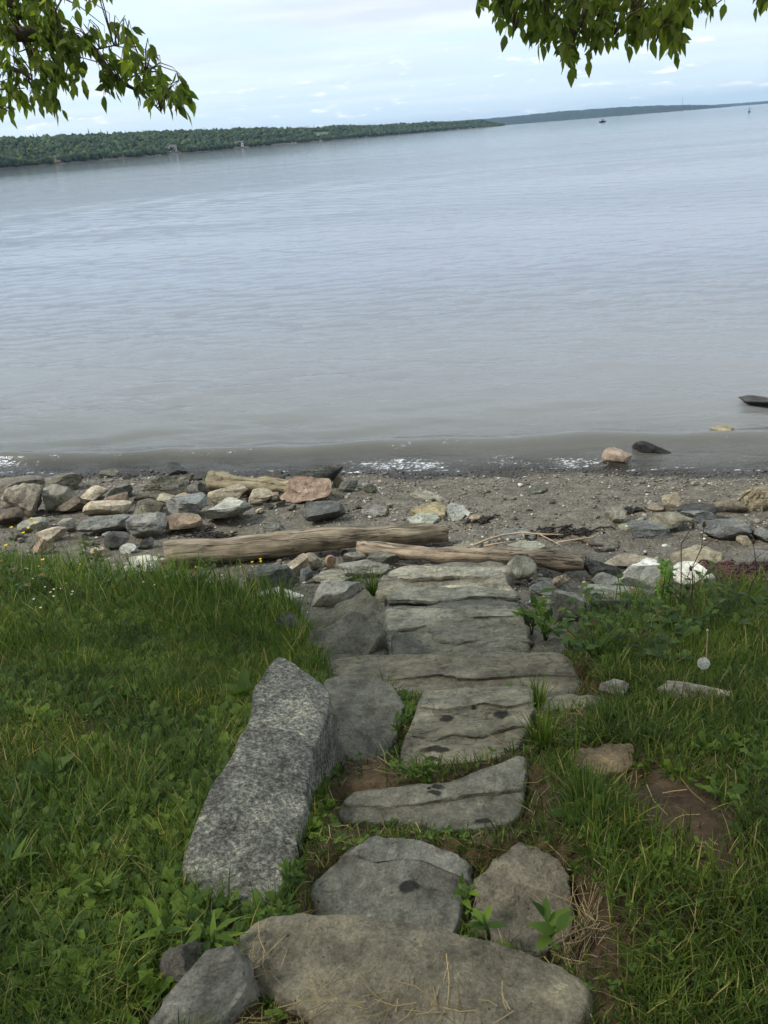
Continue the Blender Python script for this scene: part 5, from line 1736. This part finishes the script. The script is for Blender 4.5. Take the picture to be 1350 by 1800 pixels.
def build_plants():
    plant('leafy_weed', 'bright leafy weed growing against the right side of the steps', 'weed', 935, 1115, .26, 20, .12, LEAF_A, 4, .08, seed=1, el=(.3, 1.1))
    plant('leafy_weed', 'second leafy weed in front of the tall grey stone', 'weed', 958, 1125, .22, 28, .09, LEAF_A, 6, .12, seed=2, el=(.2, 1.0))
    plant('bramble', 'reddish-tinged bramble shoots beside the leafy weed', 'bramble', 1000, 1140, .24, 54, .06, LEAF_B, 7, .2, seed=3, extra=LEAF_O)
    plant('bramble', 'bramble with orange leaves above the dark soil gap', 'bramble', 1045, 1160, .26, 60, .065, LEAF_B, 8, .22, seed=4, extra=LEAF_O)
    plant('bramble', 'low green bramble in front of the large grey stone', 'bramble', 1080, 1120, .24, 60, .07, LEAF_B, 8, .25, seed=5)
    plant('bramble', 'leafy bramble below the green sapling', 'bramble', 1130, 1115, .25, 60, .07, LEAF_B, 8, .25, seed=6, extra=LEAF_O)
    plant('bramble', 'dark bramble at the frame edge behind the seed head', 'bramble', 1320, 1110, .24, 60, .075, LEAF_D, 8, .3, seed=7)
    plant('bramble', 'broad-leaved bramble left of the dandelion seed head', 'bramble', 1190, 1125, .2, 60, .07, LEAF_B, 8, .3, seed=17)
    plant('bramble', 'bramble in front of the white rounded rock', 'bramble', 1235, 1095, .22, 60, .07, LEAF_D, 8, .28, seed=301, extra=LEAF_O)
    plant('bramble', 'bramble in front of the red seaweed heap', 'bramble', 1280, 1100, .24, 60, .07, LEAF_B, 8, .28, seed=302)
    plant('bramble', 'low bramble leaves above the small pale stone at the tread end', 'bramble', 1110, 1165, .2, 54, .065, LEAF_D, 8, .24, seed=303, extra=LEAF_O)
    plant('bramble', 'low bramble leaves above the long cream stone', 'bramble', 1170, 1165, .2, 54, .065, LEAF_B, 8, .26, seed=304)
    plant('sapling', 'bright green leafy sapling in front of the white block', 'sapling', 1160, 1085, .46, 66, .055, leaf_pick('sap'), 3, .06, seed=8, el=(.0, .7), start=.35)
    for i, (px, py, hh, lab, sd) in enumerate([(1193, 1090, .62, 'tall dark dry stalk rising through the sapling', 31), (1212, 1095, .60, 'thin dry stalk with side twigs right of the sapling', 32), (1312, 1080, .46, 'dry stalk with a dark bud at the frame edge', 33), (1204, 1060, .26, 'short dry stalk with a dark seed head before the white rounded rock', 34)]):
        p = hit(px, py)
        t = empty('dry_stalk', tuple(p)); tag(t, lab, 'stalk')
        r_ = random.Random(sd)
        pts = [(r_.uniform(-.008, .008) * k, r_.uniform(-.008, .008) * k, hh * k / 5) for k in range(6)]
        V, F = tube(pts, [.0045, .004, .0035, .003, .0028, .002], 6); add('stem', mesh_from('stem', V, F), M_DRYSTEM, t)
        for k in (2, 3, 4):
            if r_.random() < .75 or i == 1:
                a = r_.uniform(-.6, .6) + (math.pi if r_.random() < .5 else 0)
                q = pts[k]
                V, F = tube([q, (q[0] + math.cos(a) * .05, q[1] + .01, q[2] + .03), (q[0] + math.cos(a) * .09, q[1] + .02, q[2] + .05)], [.002, .0016, .001], 5)
                add('side_twig', mesh_from('side_twig', V, F), M_DRYSTEM, t)
        q = pts[-1]
        V, F = tube([(q[0], q[1], q[2] - .01), (q[0], q[1], q[2]), (q[0], q[1], q[2] + .015), (q[0], q[1], q[2] + .028)], [.003, .009, .009, .003], 8)
        add('seed_head', mesh_from('seed_head', V, F), M_DRYSTEM, t)
    # dandelion seed head
    p = hit(1238, 1215)
    top = on_plane(1237, 1166, np.array([0, p[1], 0]), np.array([0, 1.0, 0]))
    t = empty('dandelion', tuple(p)); tag(t, 'round white dandelion seed head above the cream stone', 'dandelion')
    q = top - p
    V, F = tube([(0, 0, -.01), (q[0] * .4, q[1] * .4, q[2] * .55), tuple(q)], [.0022, .002, .0018], 6); add('stem', mesh_from('stem', V, F), M_STEM, t)
    parts = []
    r_ = random.Random(9)
    for k in range(130):
        v = Vector((r_.gauss(0, 1), r_.gauss(0, 1), r_.gauss(0, 1))).normalized()
        a = Vector(q) + v * .004; b_ = Vector(q) + v * .02
        parts.append(tube([a, b_], [.0003, .0003], 3, False))
        u = v.orthogonal().normalized(); w = v.cross(u)
        for j in range(5):
            an = j * 1.257
            e = b_ + (u * math.cos(an) + w * math.sin(an)) * .006 + v * .003
            parts.append(tube([b_, e], [.0004, .0002], 3, False))
    V, F = merge(parts); add('seed_head', mesh_from('seed_head', V, F), M_WHITE, t)
    V, F = tube([tuple(q - np.array([0, 0, .004])), tuple(q), tuple(q + np.array([0, 0, .004]))], [.003, .005, .003], 8); add('core', mesh_from('core', V, F), M_STRAW, t)
    # bare flower stalk next to it
    p = hit(1236, 1185)
    t = empty('bare_stalk', tuple(p)); tag(t, 'pale leafless flower stalk just behind the seed head', 'stalk')
    V, F = tube([(0, 0, 0), (.005, 0, .1), (0, 0, .19), (-.004, 0, .22)], [.003, .003, .003, .0025], 6); add('stem', mesh_from('stem', V, F), M_STICK, t)
    V, F = tube([(-.004, 0, .215), (-.004, 0, .222), (-.004, 0, .229)], [.003, .006, .004], 8); add('tip', mesh_from('tip', V, F), M_STICK, t)
    # flowers
    def flower(name, label, px, py, hh, rad, mat, n, seed, group):
        p = hit(px, py)
        t = empty(name, tuple(p)); tag(t, label, 'flower', group)
        r_ = random.Random(seed)
        tx, ty = r_.uniform(-.05, .05), r_.uniform(-.05, .05)
        V, F = tube([(0, 0, -.01), (tx * .4, ty * .4, hh * .5), (tx, ty, hh)], [.0018, .0015, .0012], 5); add('stem', mesh_from('stem', V, F), M_STEM, t)
        for k in range(n):
            o = add('petal', PET[mat.name], None, t)
            o.matrix_local = Matrix.Translation((tx, ty, hh)) @ Matrix.Rotation(k * 6.283 / n, 4, 'Z') @ Matrix.Rotation(.35, 4, 'X') @ Matrix.Scale(rad, 4)
        o = add('flower_centre', CEN, None, t); o.matrix_local = Matrix.Translation((tx, ty, hh)) @ Matrix.Scale(rad * .4, 4)
    PET = {}
    for mt in (M_YELLOW, M_WHITE):
        me = leaf_mesh('petal', .8, .05, 0, -.15); me.materials.append(mt); PET[mt.name] = me
    bm = bmesh.new(); bmesh.ops.create_icosphere(bm, subdivisions=1, radius=1); CEN = bpy.data.meshes.new('flower_centre'); bm.to_mesh(CEN); bm.free(); CEN.materials.append(M_YELLOW)
    for i, (px, py, hh, lab) in enumerate([(10, 1010, .42, 'yellow buttercup at the frame edge before the pale green stone'), (17, 1018, .36, 'yellow buttercup second from the frame edge'), (38, 1005, .42, 'yellow buttercup leaning below the pale green stone'), (36, 1030, .36, 'low yellow buttercup above the grass edge'), (80, 1000, .46, 'highest yellow buttercup of the clump on the bank edge'), (88, 1004, .45, 'yellow buttercup just under the highest one'), (84, 1010, .43, 'yellow buttercup in the middle of the tall clump'), (70, 1012, .38, 'yellow buttercup at the foot of the tall clump'), (78, 1030, .2, 'single low yellow buttercup in the grass')]):
        flower('buttercup', lab, px, py, hh, .018, M_YELLOW, 5, 60 + i, 'buttercups on the bank edge')
    for i, (px, py, hh, lab) in enumerate([(452, 1012, .12, 'yellow buttercup left of three before the dark slab'), (462, 1010, .14, 'yellow buttercup middle of three before the dark slab'), (470, 1012, .13, 'yellow buttercup right of three before the dark slab'), (350, 1040, .18, 'yellow buttercup alone in front of the long log')]):
        flower('buttercup', lab, px, py, hh, .014, M_YELLOW, 5, 80 + i, 'buttercups on the bank edge')
    flower('dandelion_flower', 'single bright yellow dandelion flower in the turf at the frame edge', 6, 1196, .09, .026, M_YELLOW, 14, 90, None)
    spots = [(140, 985), (150, 992), (163, 988), (188, 986), (45, 1010), (60, 1022), (70, 1005), (95, 1040), (112, 1048), (122, 1042), (60, 1062), (130, 1050), (104, 1060), (270, 1035), (288, 1030), (75, 1075), (90, 1052), (118, 1036), (135, 1044), (48, 1000)]
    for i, (px, py) in enumerate(spots):
        flower('white_wildflower', 'tiny white wildflower in the long grass at the bank edge', px, py + 28, .16, .010, M_WHITE, 5, 100 + i, 'tiny white wildflowers at the bank edge')
    plant('leafy_stalk', 'dark leafy stalk standing above the grass before the shore rocks', 'weed', 165, 1030, .48, 14, .12, LEAF_D, 2, .09, seed=41, el=(-.5, .5), start=.3)
    plant('leafy_stalk', 'drooping yellow-green leaves beside the dark leafy stalk', 'weed', 185, 1020, .46, 8, .10, LEAF_D, 1, .1, seed=42, el=(-.9, .0), start=.45)
    for i, (px, py, hh, n, ls, lab) in enumerate([(628, 1178, .07, 9, .05, 'little weed sprouting on the left end of the longest tread'), (748, 1365, .06, 12, .05, 'bright weed between the spotted slab and wedge slab'), (725, 1362, .05, 9, .05, 'small weed left of the bright weed in the stone joint'),
                                             (700, 1290, .07, 12, .045, 'leafy weed in the gap beside the spotted slab'), (512, 1560, .07, 10, .04, 'round-leaved weed at the base of the granite block'), (585, 1055, .04, 6, .03, 'tiny weed on the pale speckled block'),
                                             (815, 1590, .06, 9, .04, 'weed in the joint between the two lower slabs'), (860, 1640, .05, 8, .05, 'weed below the small rough slab'), (965, 1650, .06, 8, .07, 'broad-leaved weed at the end of the top step'), (305, 1660, .10, 11, .085, 'upright lance-leaved weed near the ridged grey rock'),
                                             (375, 1680, .09, 12, .08, 'lance-leaved weed between granite block and ridged rock'), (170, 1590, .09, 10, .085, 'narrow-leaved plantain in the turf'), (40, 1560, .11, 12, .10, 'tall blade-leaved tuft at the turf frame edge')]):
        plant('small_weed', lab, 'weed', px, py, hh, n, ls, LEAF_N if i >= 9 or i in (1, 2) else LEAF_A, 2, .03, seed=200 + i, el=(.3, 1.1))
    # dandelion leaf rosettes by the granite block
    for i, (px, py, ls, lab) in enumerate([(425, 1235, .13, 'upright dandelion leaves at the shoulder of the granite block'), (355, 1330, .12, 'leafy dandelion rosette left of the granite block'), (395, 1370, .09, 'buttercup leaves touching the granite block'), (230, 1240, .11, 'dandelion rosette in the middle of the left turf'), (90, 1380, .11, 'dandelion rosette low in the left turf')]):
        plant('dandelion_rosette', lab, 'weed', px, py, .05, 9, ls, LEAF_A if i % 2 else LEAF_B, 3, .03, seed=240 + i, el=(.4, 1.2))
    # grass tufts on the stones
    def tuft(px, py, n, hh, lab):
        p = hit(px, py)
        r_ = random.Random(int(px))
        parts = []
        for k in range(n):
            a = r_.uniform(0, 6.28); o_ = r_.uniform(0, .05); l_ = hh * r_.uniform(.5, 1.1); le = r_.uniform(.1, .7)
            bx, by = math.cos(a) * o_, math.sin(a) * o_
            V = []
            for q in range(5):
                u = q / 4; w = .0035 * (1 - u) ** .7
                c = (bx + math.cos(a) * le * l_ * u ** 1.7, by + math.sin(a) * le * l_ * u ** 1.7, l_ * (u - .35 * le * u * u) - .02)
                V += [(c[0] - math.sin(a) * w, c[1] + math.cos(a) * w, c[2]), (c[0] + math.sin(a) * w, c[1] - math.cos(a) * w, c[2])]
            F = [(2 * q, 2 * q + 1, 2 * q + 3, 2 * q + 2) for q in range(4)]
            parts.append((V, F))
        V, F = merge(parts)
        o = add('grass_tuft', mesh_from('grass_tuft', V, F), M_LONG, None, tuple(p)); tag(o, lab, 'grass tuft')
    for i, (px, py, lm, lab) in enumerate([(22, 1050, LEAF_D, 'dark leafy weed at the frame edge under the buttercups'), (62, 1058, LEAF_B, 'leafy weed under the tall buttercup clump'), (112, 1052, LEAF_D, 'dark leafy weed left of the leafy stalk'), (212, 1050, LEAF_B, 'leafy weed before the blotchy white rock'), (250, 1052, LEAF_D, 'dark leafy weed before the white jagged rock'), (345, 1050, LEAF_B, 'leafy weed in front of the butt of the long log')]):
        plant('leafy_weed', lab, 'weed', px, py, .28, 40, .07, lm, 7, .2, seed=400 + i, el=(.1, 1.0), extra=LEAF_O)
    tuft(300, 1035, 60, .36, 'tall grass tuft before the butt of the long log')
    tuft(335, 1040, 50, .36, 'tall grass tuft just right of the log butt')
    tuft(410, 1040, 50, .36, 'tall grass tuft before the middle of the long log')
    tuft(445, 1052, 60, .36, 'tall grass tuft before the dark blue-grey slab')
    tuft(495, 1062, 70, .32, 'tall grass tuft before the white elongated rock')
    tuft(520, 1090, 70, .28, 'grass tuft leaning on the dark rounded stone')
    tuft(1175, 1235, 90, .14, 'grass tuft before the long cream stone')
    tuft(655, 1045, 90, .26, 'green grass tuft beside the ribbed slab')
    tuft(625, 1040, 60, .24, 'green grass tuft behind the pale speckled block')
    tuft(680, 1222, 40, .14, 'thin grass tuft on the left end of the longest tread')
    tuft(955, 1310, 120, .16, 'dense grass tuft at the corner of the spotted slab')
    tuft(1030, 1420, 160, .14, 'dense grass hummock beside the bare earth')
    tuft(945, 1235, 60, .14, 'grass tuft at the end of the longest tread')


def leaf_pick(kind):
    me = leaf_mesh('leaf', .62, .1, 0, .15); me.materials.append(leaf_mat('sapling_leaf', rgb(84, 120, 44), rgb(118, 150, 62), .35))
    return me


build_plants()


# ================================================================== overhanging trees
def compound_leaf(name, seed, nl=5, long=.12, ll=.085, mat=None):
    """a drooping compound leaf: stalk along -Z with paired hanging leaflets, one mesh"""
    r_ = random.Random(seed)
    parts = []
    out = r_.uniform(.02, .05)
    st = [(0, 0, 0), (out * .7, 0, -long * .35), (out, 0, -long)]
    parts.append(tube(st, [.0016, .0013, .001], 4, False))
    def leaflet(base, az, drop, ln):
        V, F = [], []
        ts = [0, .2, .45, .7, 1.0]; ws = [.03, .75, 1.0, .62, 0]
        side = Vector((math.cos(az), math.sin(az), 0))
        d = (side * math.sin(drop) + Vector((0, 0, -math.cos(drop)))).normalized()
        wv = d.cross(Vector((r_.uniform(-1, 1), r_.uniform(-1, 1), .2))).normalized()
        nv = d.cross(wv)
        for t, w in zip(ts, ws):
            c = base + d * ln * t + Vector((0, 0, -1)) * ln * .15 * t * t
            w *= ln * .27
            V += [c - wv * w + nv * w * .35, c, c + wv * w + nv * w * .35]
        for i in range(4):
            a = i * 3
            F += [(a, a + 1, a + 4, a + 3), (a + 1, a + 2, a + 5, a + 4)]
        return V, F
    for k in range(nl):
        f = 1.0 if k == nl - 1 else .35 + .6 * (k // 2) / max(1, (nl - 1) / 2)
        b_ = Vector((out * f, 0, -long * f))
        parts.append(leaflet(b_, r_.uniform(0, 6.28), r_.uniform(.15, 1.3) if k < nl - 1 else .1, ll * r_.uniform(.7, 1.1)))
    V, F = merge(parts)
    me = mesh_from(name, V, F); me.materials.append(M_TREELEAF)
    return me


CL = [compound_leaf('leaf', 300 + i, 5 if i % 3 else 7, .085 + .02 * (i % 3), .069) for i in range(9)]


def build_trees():
    def tree(label, trunk_xy, lean, limbs, twigs, blobs, depth, nleaf, canopy, seed):
        r_ = random.Random(seed)
        bz = float(h(*trunk_xy))
        t = empty('tree', (trunk_xy[0], trunk_xy[1], bz)); tag(t, label, 'tree')
        base = np.array([trunk_xy[0], trunk_xy[1], bz])
        pts = [np.array([lean[0] * u * u, lean[1] * u * u, 6.5 * u - .15]) for u in np.linspace(0, 1, 12)]
        V, F = tube([tuple(p) for p in pts], [.24 - .15 * u for u in np.linspace(0, 1, 12)], 14, True, .25, seed)
        add('trunk', mesh_from('trunk', V, F), M_BARK, t)
        # limbs: (height on trunk, list of pixel points at depth)
        for zt, plist, r0, r1 in limbs:
            i = min(10, max(0, int((zt + .15) / 6.5 * 11)))
            P = [pts[i] + base]
            tgt = [at_depth(a, b_, d_) for a, b_, d_ in plist]
            m1 = P[0] * .5 + tgt[0] * .5; m1[2] += .35
            P += [m1] + tgt
            Q = [tuple(p - base) for p in P]
            n = len(Q)
            V, F = tube(Q, [r0 + (r1 - r0) * (k / (n - 1)) ** .55 for k in range(n)], 8, True, .12, seed)
            add('limb', mesh_from('limb', V, F), M_BARK, t)
        tp = []
        for plist, r0 in twigs:
            P = [at_depth(a, b_, d_) for a, b_, d_ in plist]
            Q = [tuple(p - base) for p in P]
            V, F = tube(Q, [r0 * (1 - .6 * k / (len(Q) - 1)) for k in range(len(Q))], 6, True, .1, seed)
            add('twig', mesh_from('twig', V, F), M_TWIG, t)
            for a, b_ in zip(P[:-1], P[1:]):
                for k in range(6): tp.append(a + (b_ - a) * k / 6)
        tp = np.array(tp)
        tot = sum(b_[2] * b_[3] for b_ in blobs)
        hang = []
        for cx, cy, rx, ry in blobs:
            k = max(3, int(round(nleaf * rx * ry / tot)))
            for _ in range(k):
                a = r_.uniform(0, 6.28); q = math.sqrt(r_.random())
                px, py = cx + rx * q * math.cos(a), cy + ry * q * math.sin(a)
                d_ = depth + r_.uniform(-.35, .35)
                p = at_depth(px, py, d_) + np.array([0, 0, .10])
                o = add('leaf', CL[r_.randrange(len(CL))], None, t)
                o.matrix_local = Matrix.Translation(Vector(p - base)) @ Matrix.Rotation(r_.uniform(0, 6.28), 4, 'Z') @ Matrix.Rotation(r_.uniform(-.45, .45), 4, 'X') @ Matrix.Scale(r_.uniform(.8, 1.1), 4)
                hang.append(p)
        # fine twigs carrying the leaves
        parts = []
        for p in hang:
            dd = np.linalg.norm(tp - p, axis=1); q = tp[int(np.argmin(dd))]
            if dd.min() > .6: q = p + (q - p) * .35 / dd.min()
            m1 = (p + q) / 2 + np.array([r_.uniform(-.02, .02), r_.uniform(-.02, .02), .03])
            parts.append(tube([tuple(q - base), tuple(m1 - base), tuple(p - base)], [.0042, .003, .0018], 4, False))
        V, F = merge(parts)
        o = add('fine_twigs', mesh_from('fine_twigs', V, F), M_TWIG, t); tag(o, kind='stuff')
        # crown overhead
        cx0, cx1, cy0, cy1, cz0, cz1, nc = canopy
        x = rng.uniform(cx0, cx1, nc); y = rng.uniform(cy0, cy1, nc); z = cz0 + (cz1 - cz0) * rng.random(nc) ** 1.2
        cl = fbm(x * .9 + seed, y * .9 + z * .6, 140 + seed, 3)
        z = z + np.clip(y - 3.0, 0, None) * 0.25
        keep = cl > .40
        P = np.stack([x, y, z], -1)[keep]
        u, v, w = project(P)
        out = ~((w > 0) & (v > -150))
        P = P[out]
        n = len(P) * 3
        Cn = np.repeat(P, 3, 0) + rng.normal(0, .09, (n, 3))
        az = rng.uniform(0, 6.28, n); dr = rng.uniform(.2, 1.3, n); ln = rng.uniform(.08, .15, n)
        d = np.stack([np.cos(az) * np.sin(dr), np.sin(az) * np.sin(dr), -np.cos(dr)], -1)
        sidev = np.cross(d, rng.normal(0, 1, (n, 3))); sidev /= np.linalg.norm(sidev, axis=1, keepdims=True)
        wv = sidev * (ln * .19)[:, None]
        Vv = np.stack([Cn, Cn + d * (ln * .45)[:, None] - wv, Cn + d * (ln * .45)[:, None] + wv, Cn + d * ln[:, None]], 1) - base
        Ff = np.array([(0, 1, 2), (1, 3, 2)])[None] + (np.arange(n) * 4)[:, None, None]
        o = add('crown', np_mesh('crown', Vv.reshape(-1, 3), Ff.reshape(-1, 3), False), M_TREELEAF, t); tag(o, kind='stuff')
        print('crown leaves', n)
        # a few boughs inside the crown
        for k in range(7):
            a = pts[6 + k % 5] + base
            e = np.array([r_.uniform(cx0, cx1), r_.uniform(cy0, min(cy1, 3.0)), r_.uniform(max(cz0, 4.0), cz1)])
            m1 = (a + e) / 2 + np.array([0, 0, .3])
            V, F = tube([tuple(a - base), tuple(m1 - base), tuple(e - base)], [.07, .045, .012], 7)
            add('bough', mesh_from('bough', V, F), M_BARK, t)

    dl = 4.2
    tree('tree whose leafy branch droops in front of the wooded far shore', (-4.6, 3.4), (.8, -.2),
         [(2.6, [(-60, 60, dl), (37, 60, dl), (93, 63, dl), (140, 77, dl), (163, 88, dl), (180, 110, dl), (197, 132, dl), (217, 147, dl), (247, 162, dl), (273, 158, dl)], .07, .004),
          (2.3, [(-50, 100, dl), (0, 113, dl), (40, 127, dl), (60, 145, dl)], .05, .004)],
         [([(105, 62, dl), (103, 40, dl), (98, 18, dl), (112, -8, dl)], .009), ([(58, 85, dl), (62, 110, dl), (88, 140, dl)], .007), ([(-20, 157, dl), (0, 157, dl), (43, 155, dl)], .006),
          ([(-30, 175, dl), (0, 185, dl), (20, 200, dl)], .005), ([(247, 162, dl), (270, 180, dl), (285, 200, dl)], .004), ([(163, 88, dl), (200, 80, dl), (225, 85, dl)], .005), ([(217, 147, dl), (240, 130, dl), (260, 125, dl)], .005),
          ([(93, 63, dl), (110, 100, dl), (115, 150, dl)], .006), ([(37, 60, dl), (30, 30, dl), (10, 5, dl)], .008), ([(37, 60, dl), (50, 100, dl), (60, 170, dl)], .006)],
         [(35, 8, 75, 30), (40, 42, 75, 28), (20, 75, 50, 28), (95, 75, 45, 22), (135, 88, 40, 26), (105, 112, 50, 26), (30, 125, 22, 14), (110, 140, 40, 22), (60, 158, 55, 16), (20, 178, 24, 12), (70, 178, 40, 12), (8, 196, 12, 10), (150, -8, 40, 14), (212, 72, 26, 22), (252, 118, 28, 16), (188, 148, 20, 16), (212, 152, 18, 12), (285, 150, 34, 22), (305, 165, 24, 20), (288, 180, 28, 20), (246, 170, 18, 14), (192, 118, 14, 14), (70, 195, 30, 8)],
         dl, 205, (-7, .3, -4.5, 4.5, 3.2, 6.6, 15500), 3)
    dr_ = 4.0
    tree('tree whose leafy branches hang down over the open bay', (4.2, 1.6), (-.9, .3),
         [(3.4, [(1100, -120, dr_), (1040, -20, dr_), (1025, 30, dr_), (1010, 60, dr_), (1000, 100, dr_)], .06, .004),
          (3.2, [(1210, -110, dr_), (1190, -20, dr_), (1186, 30, dr_), (1186, 60, dr_)], .05, .004),
          (3.6, [(960, -130, dr_), (900, -40, dr_), (870, 10, dr_)], .05, .004)],
         [([(1040, -20, dr_), (1005, 15, dr_), (1003, 80, dr_)], .006), ([(1025, 30, dr_), (1060, 40, dr_), (1080, 70, dr_)], .005), ([(1186, 30, dr_), (1160, 60, dr_), (1150, 80, dr_)], .005), ([(1190, -20, dr_), (1225, 0, dr_), (1250, 20, dr_)], .005),
          ([(870, 10, dr_), (900, 40, dr_), (905, 55, dr_)], .004), ([(1100, -40, dr_), (1110, 10, dr_), (1120, 50, dr_)], .006), ([(960, -60, dr_), (955, 0, dr_), (965, 60, dr_)], .006), ([(1330, -60, dr_), (1340, -20, dr_), (1343, 10, dr_)], .005)],
         [(862, 8, 30, 20), (895, 28, 34, 32), (945, 30, 40, 42), (960, 62, 34, 28), (985, 105, 22, 24), (1030, 30, 50, 45), (1040, 75, 38, 22), (1090, 40, 40, 45), (1130, 45, 36, 40), (1165, 75, 24, 30), (1182, 100, 14, 16), (1180, 30, 34, 32), (1215, 22, 22, 22), (1248, 12, 22, 22), (1343, 4, 12, 16), (1000, -5, 130, 18), (1160, -10, 80, 14), (920, -2, 50, 14)],
         dr_, 235, (.2, 7, -4.5, 4.5, 3.4, 6.8, 15500), 6)


build_trees()


# ================================================================== haze
def build_haze():
    me = box_mesh('haze', 30000, 16500, 205, ZW - 14, 0, 7900)
    m = bpy.data.materials.new('thin_haze'); m.use_nodes = True
    nt = m.node_tree; nt.nodes.clear()
    out = N(nt, 'ShaderNodeOutputMaterial')
    v = N(nt, 'ShaderNodeVolumePrincipled')
    v.inputs['Color'].default_value = (0.52, 0.74, 1.0, 1)
    v.inputs['Density'].default_value = 5.2e-5
    v.inputs['Anisotropy'].default_value = 0.3
    L(nt, v.outputs[0], out.inputs['Volume'])
    o = add('haze', me, m)
    tag(o, 'pale blue haze hanging over the bay and far hills', 'haze', kind='stuff')


build_haze()
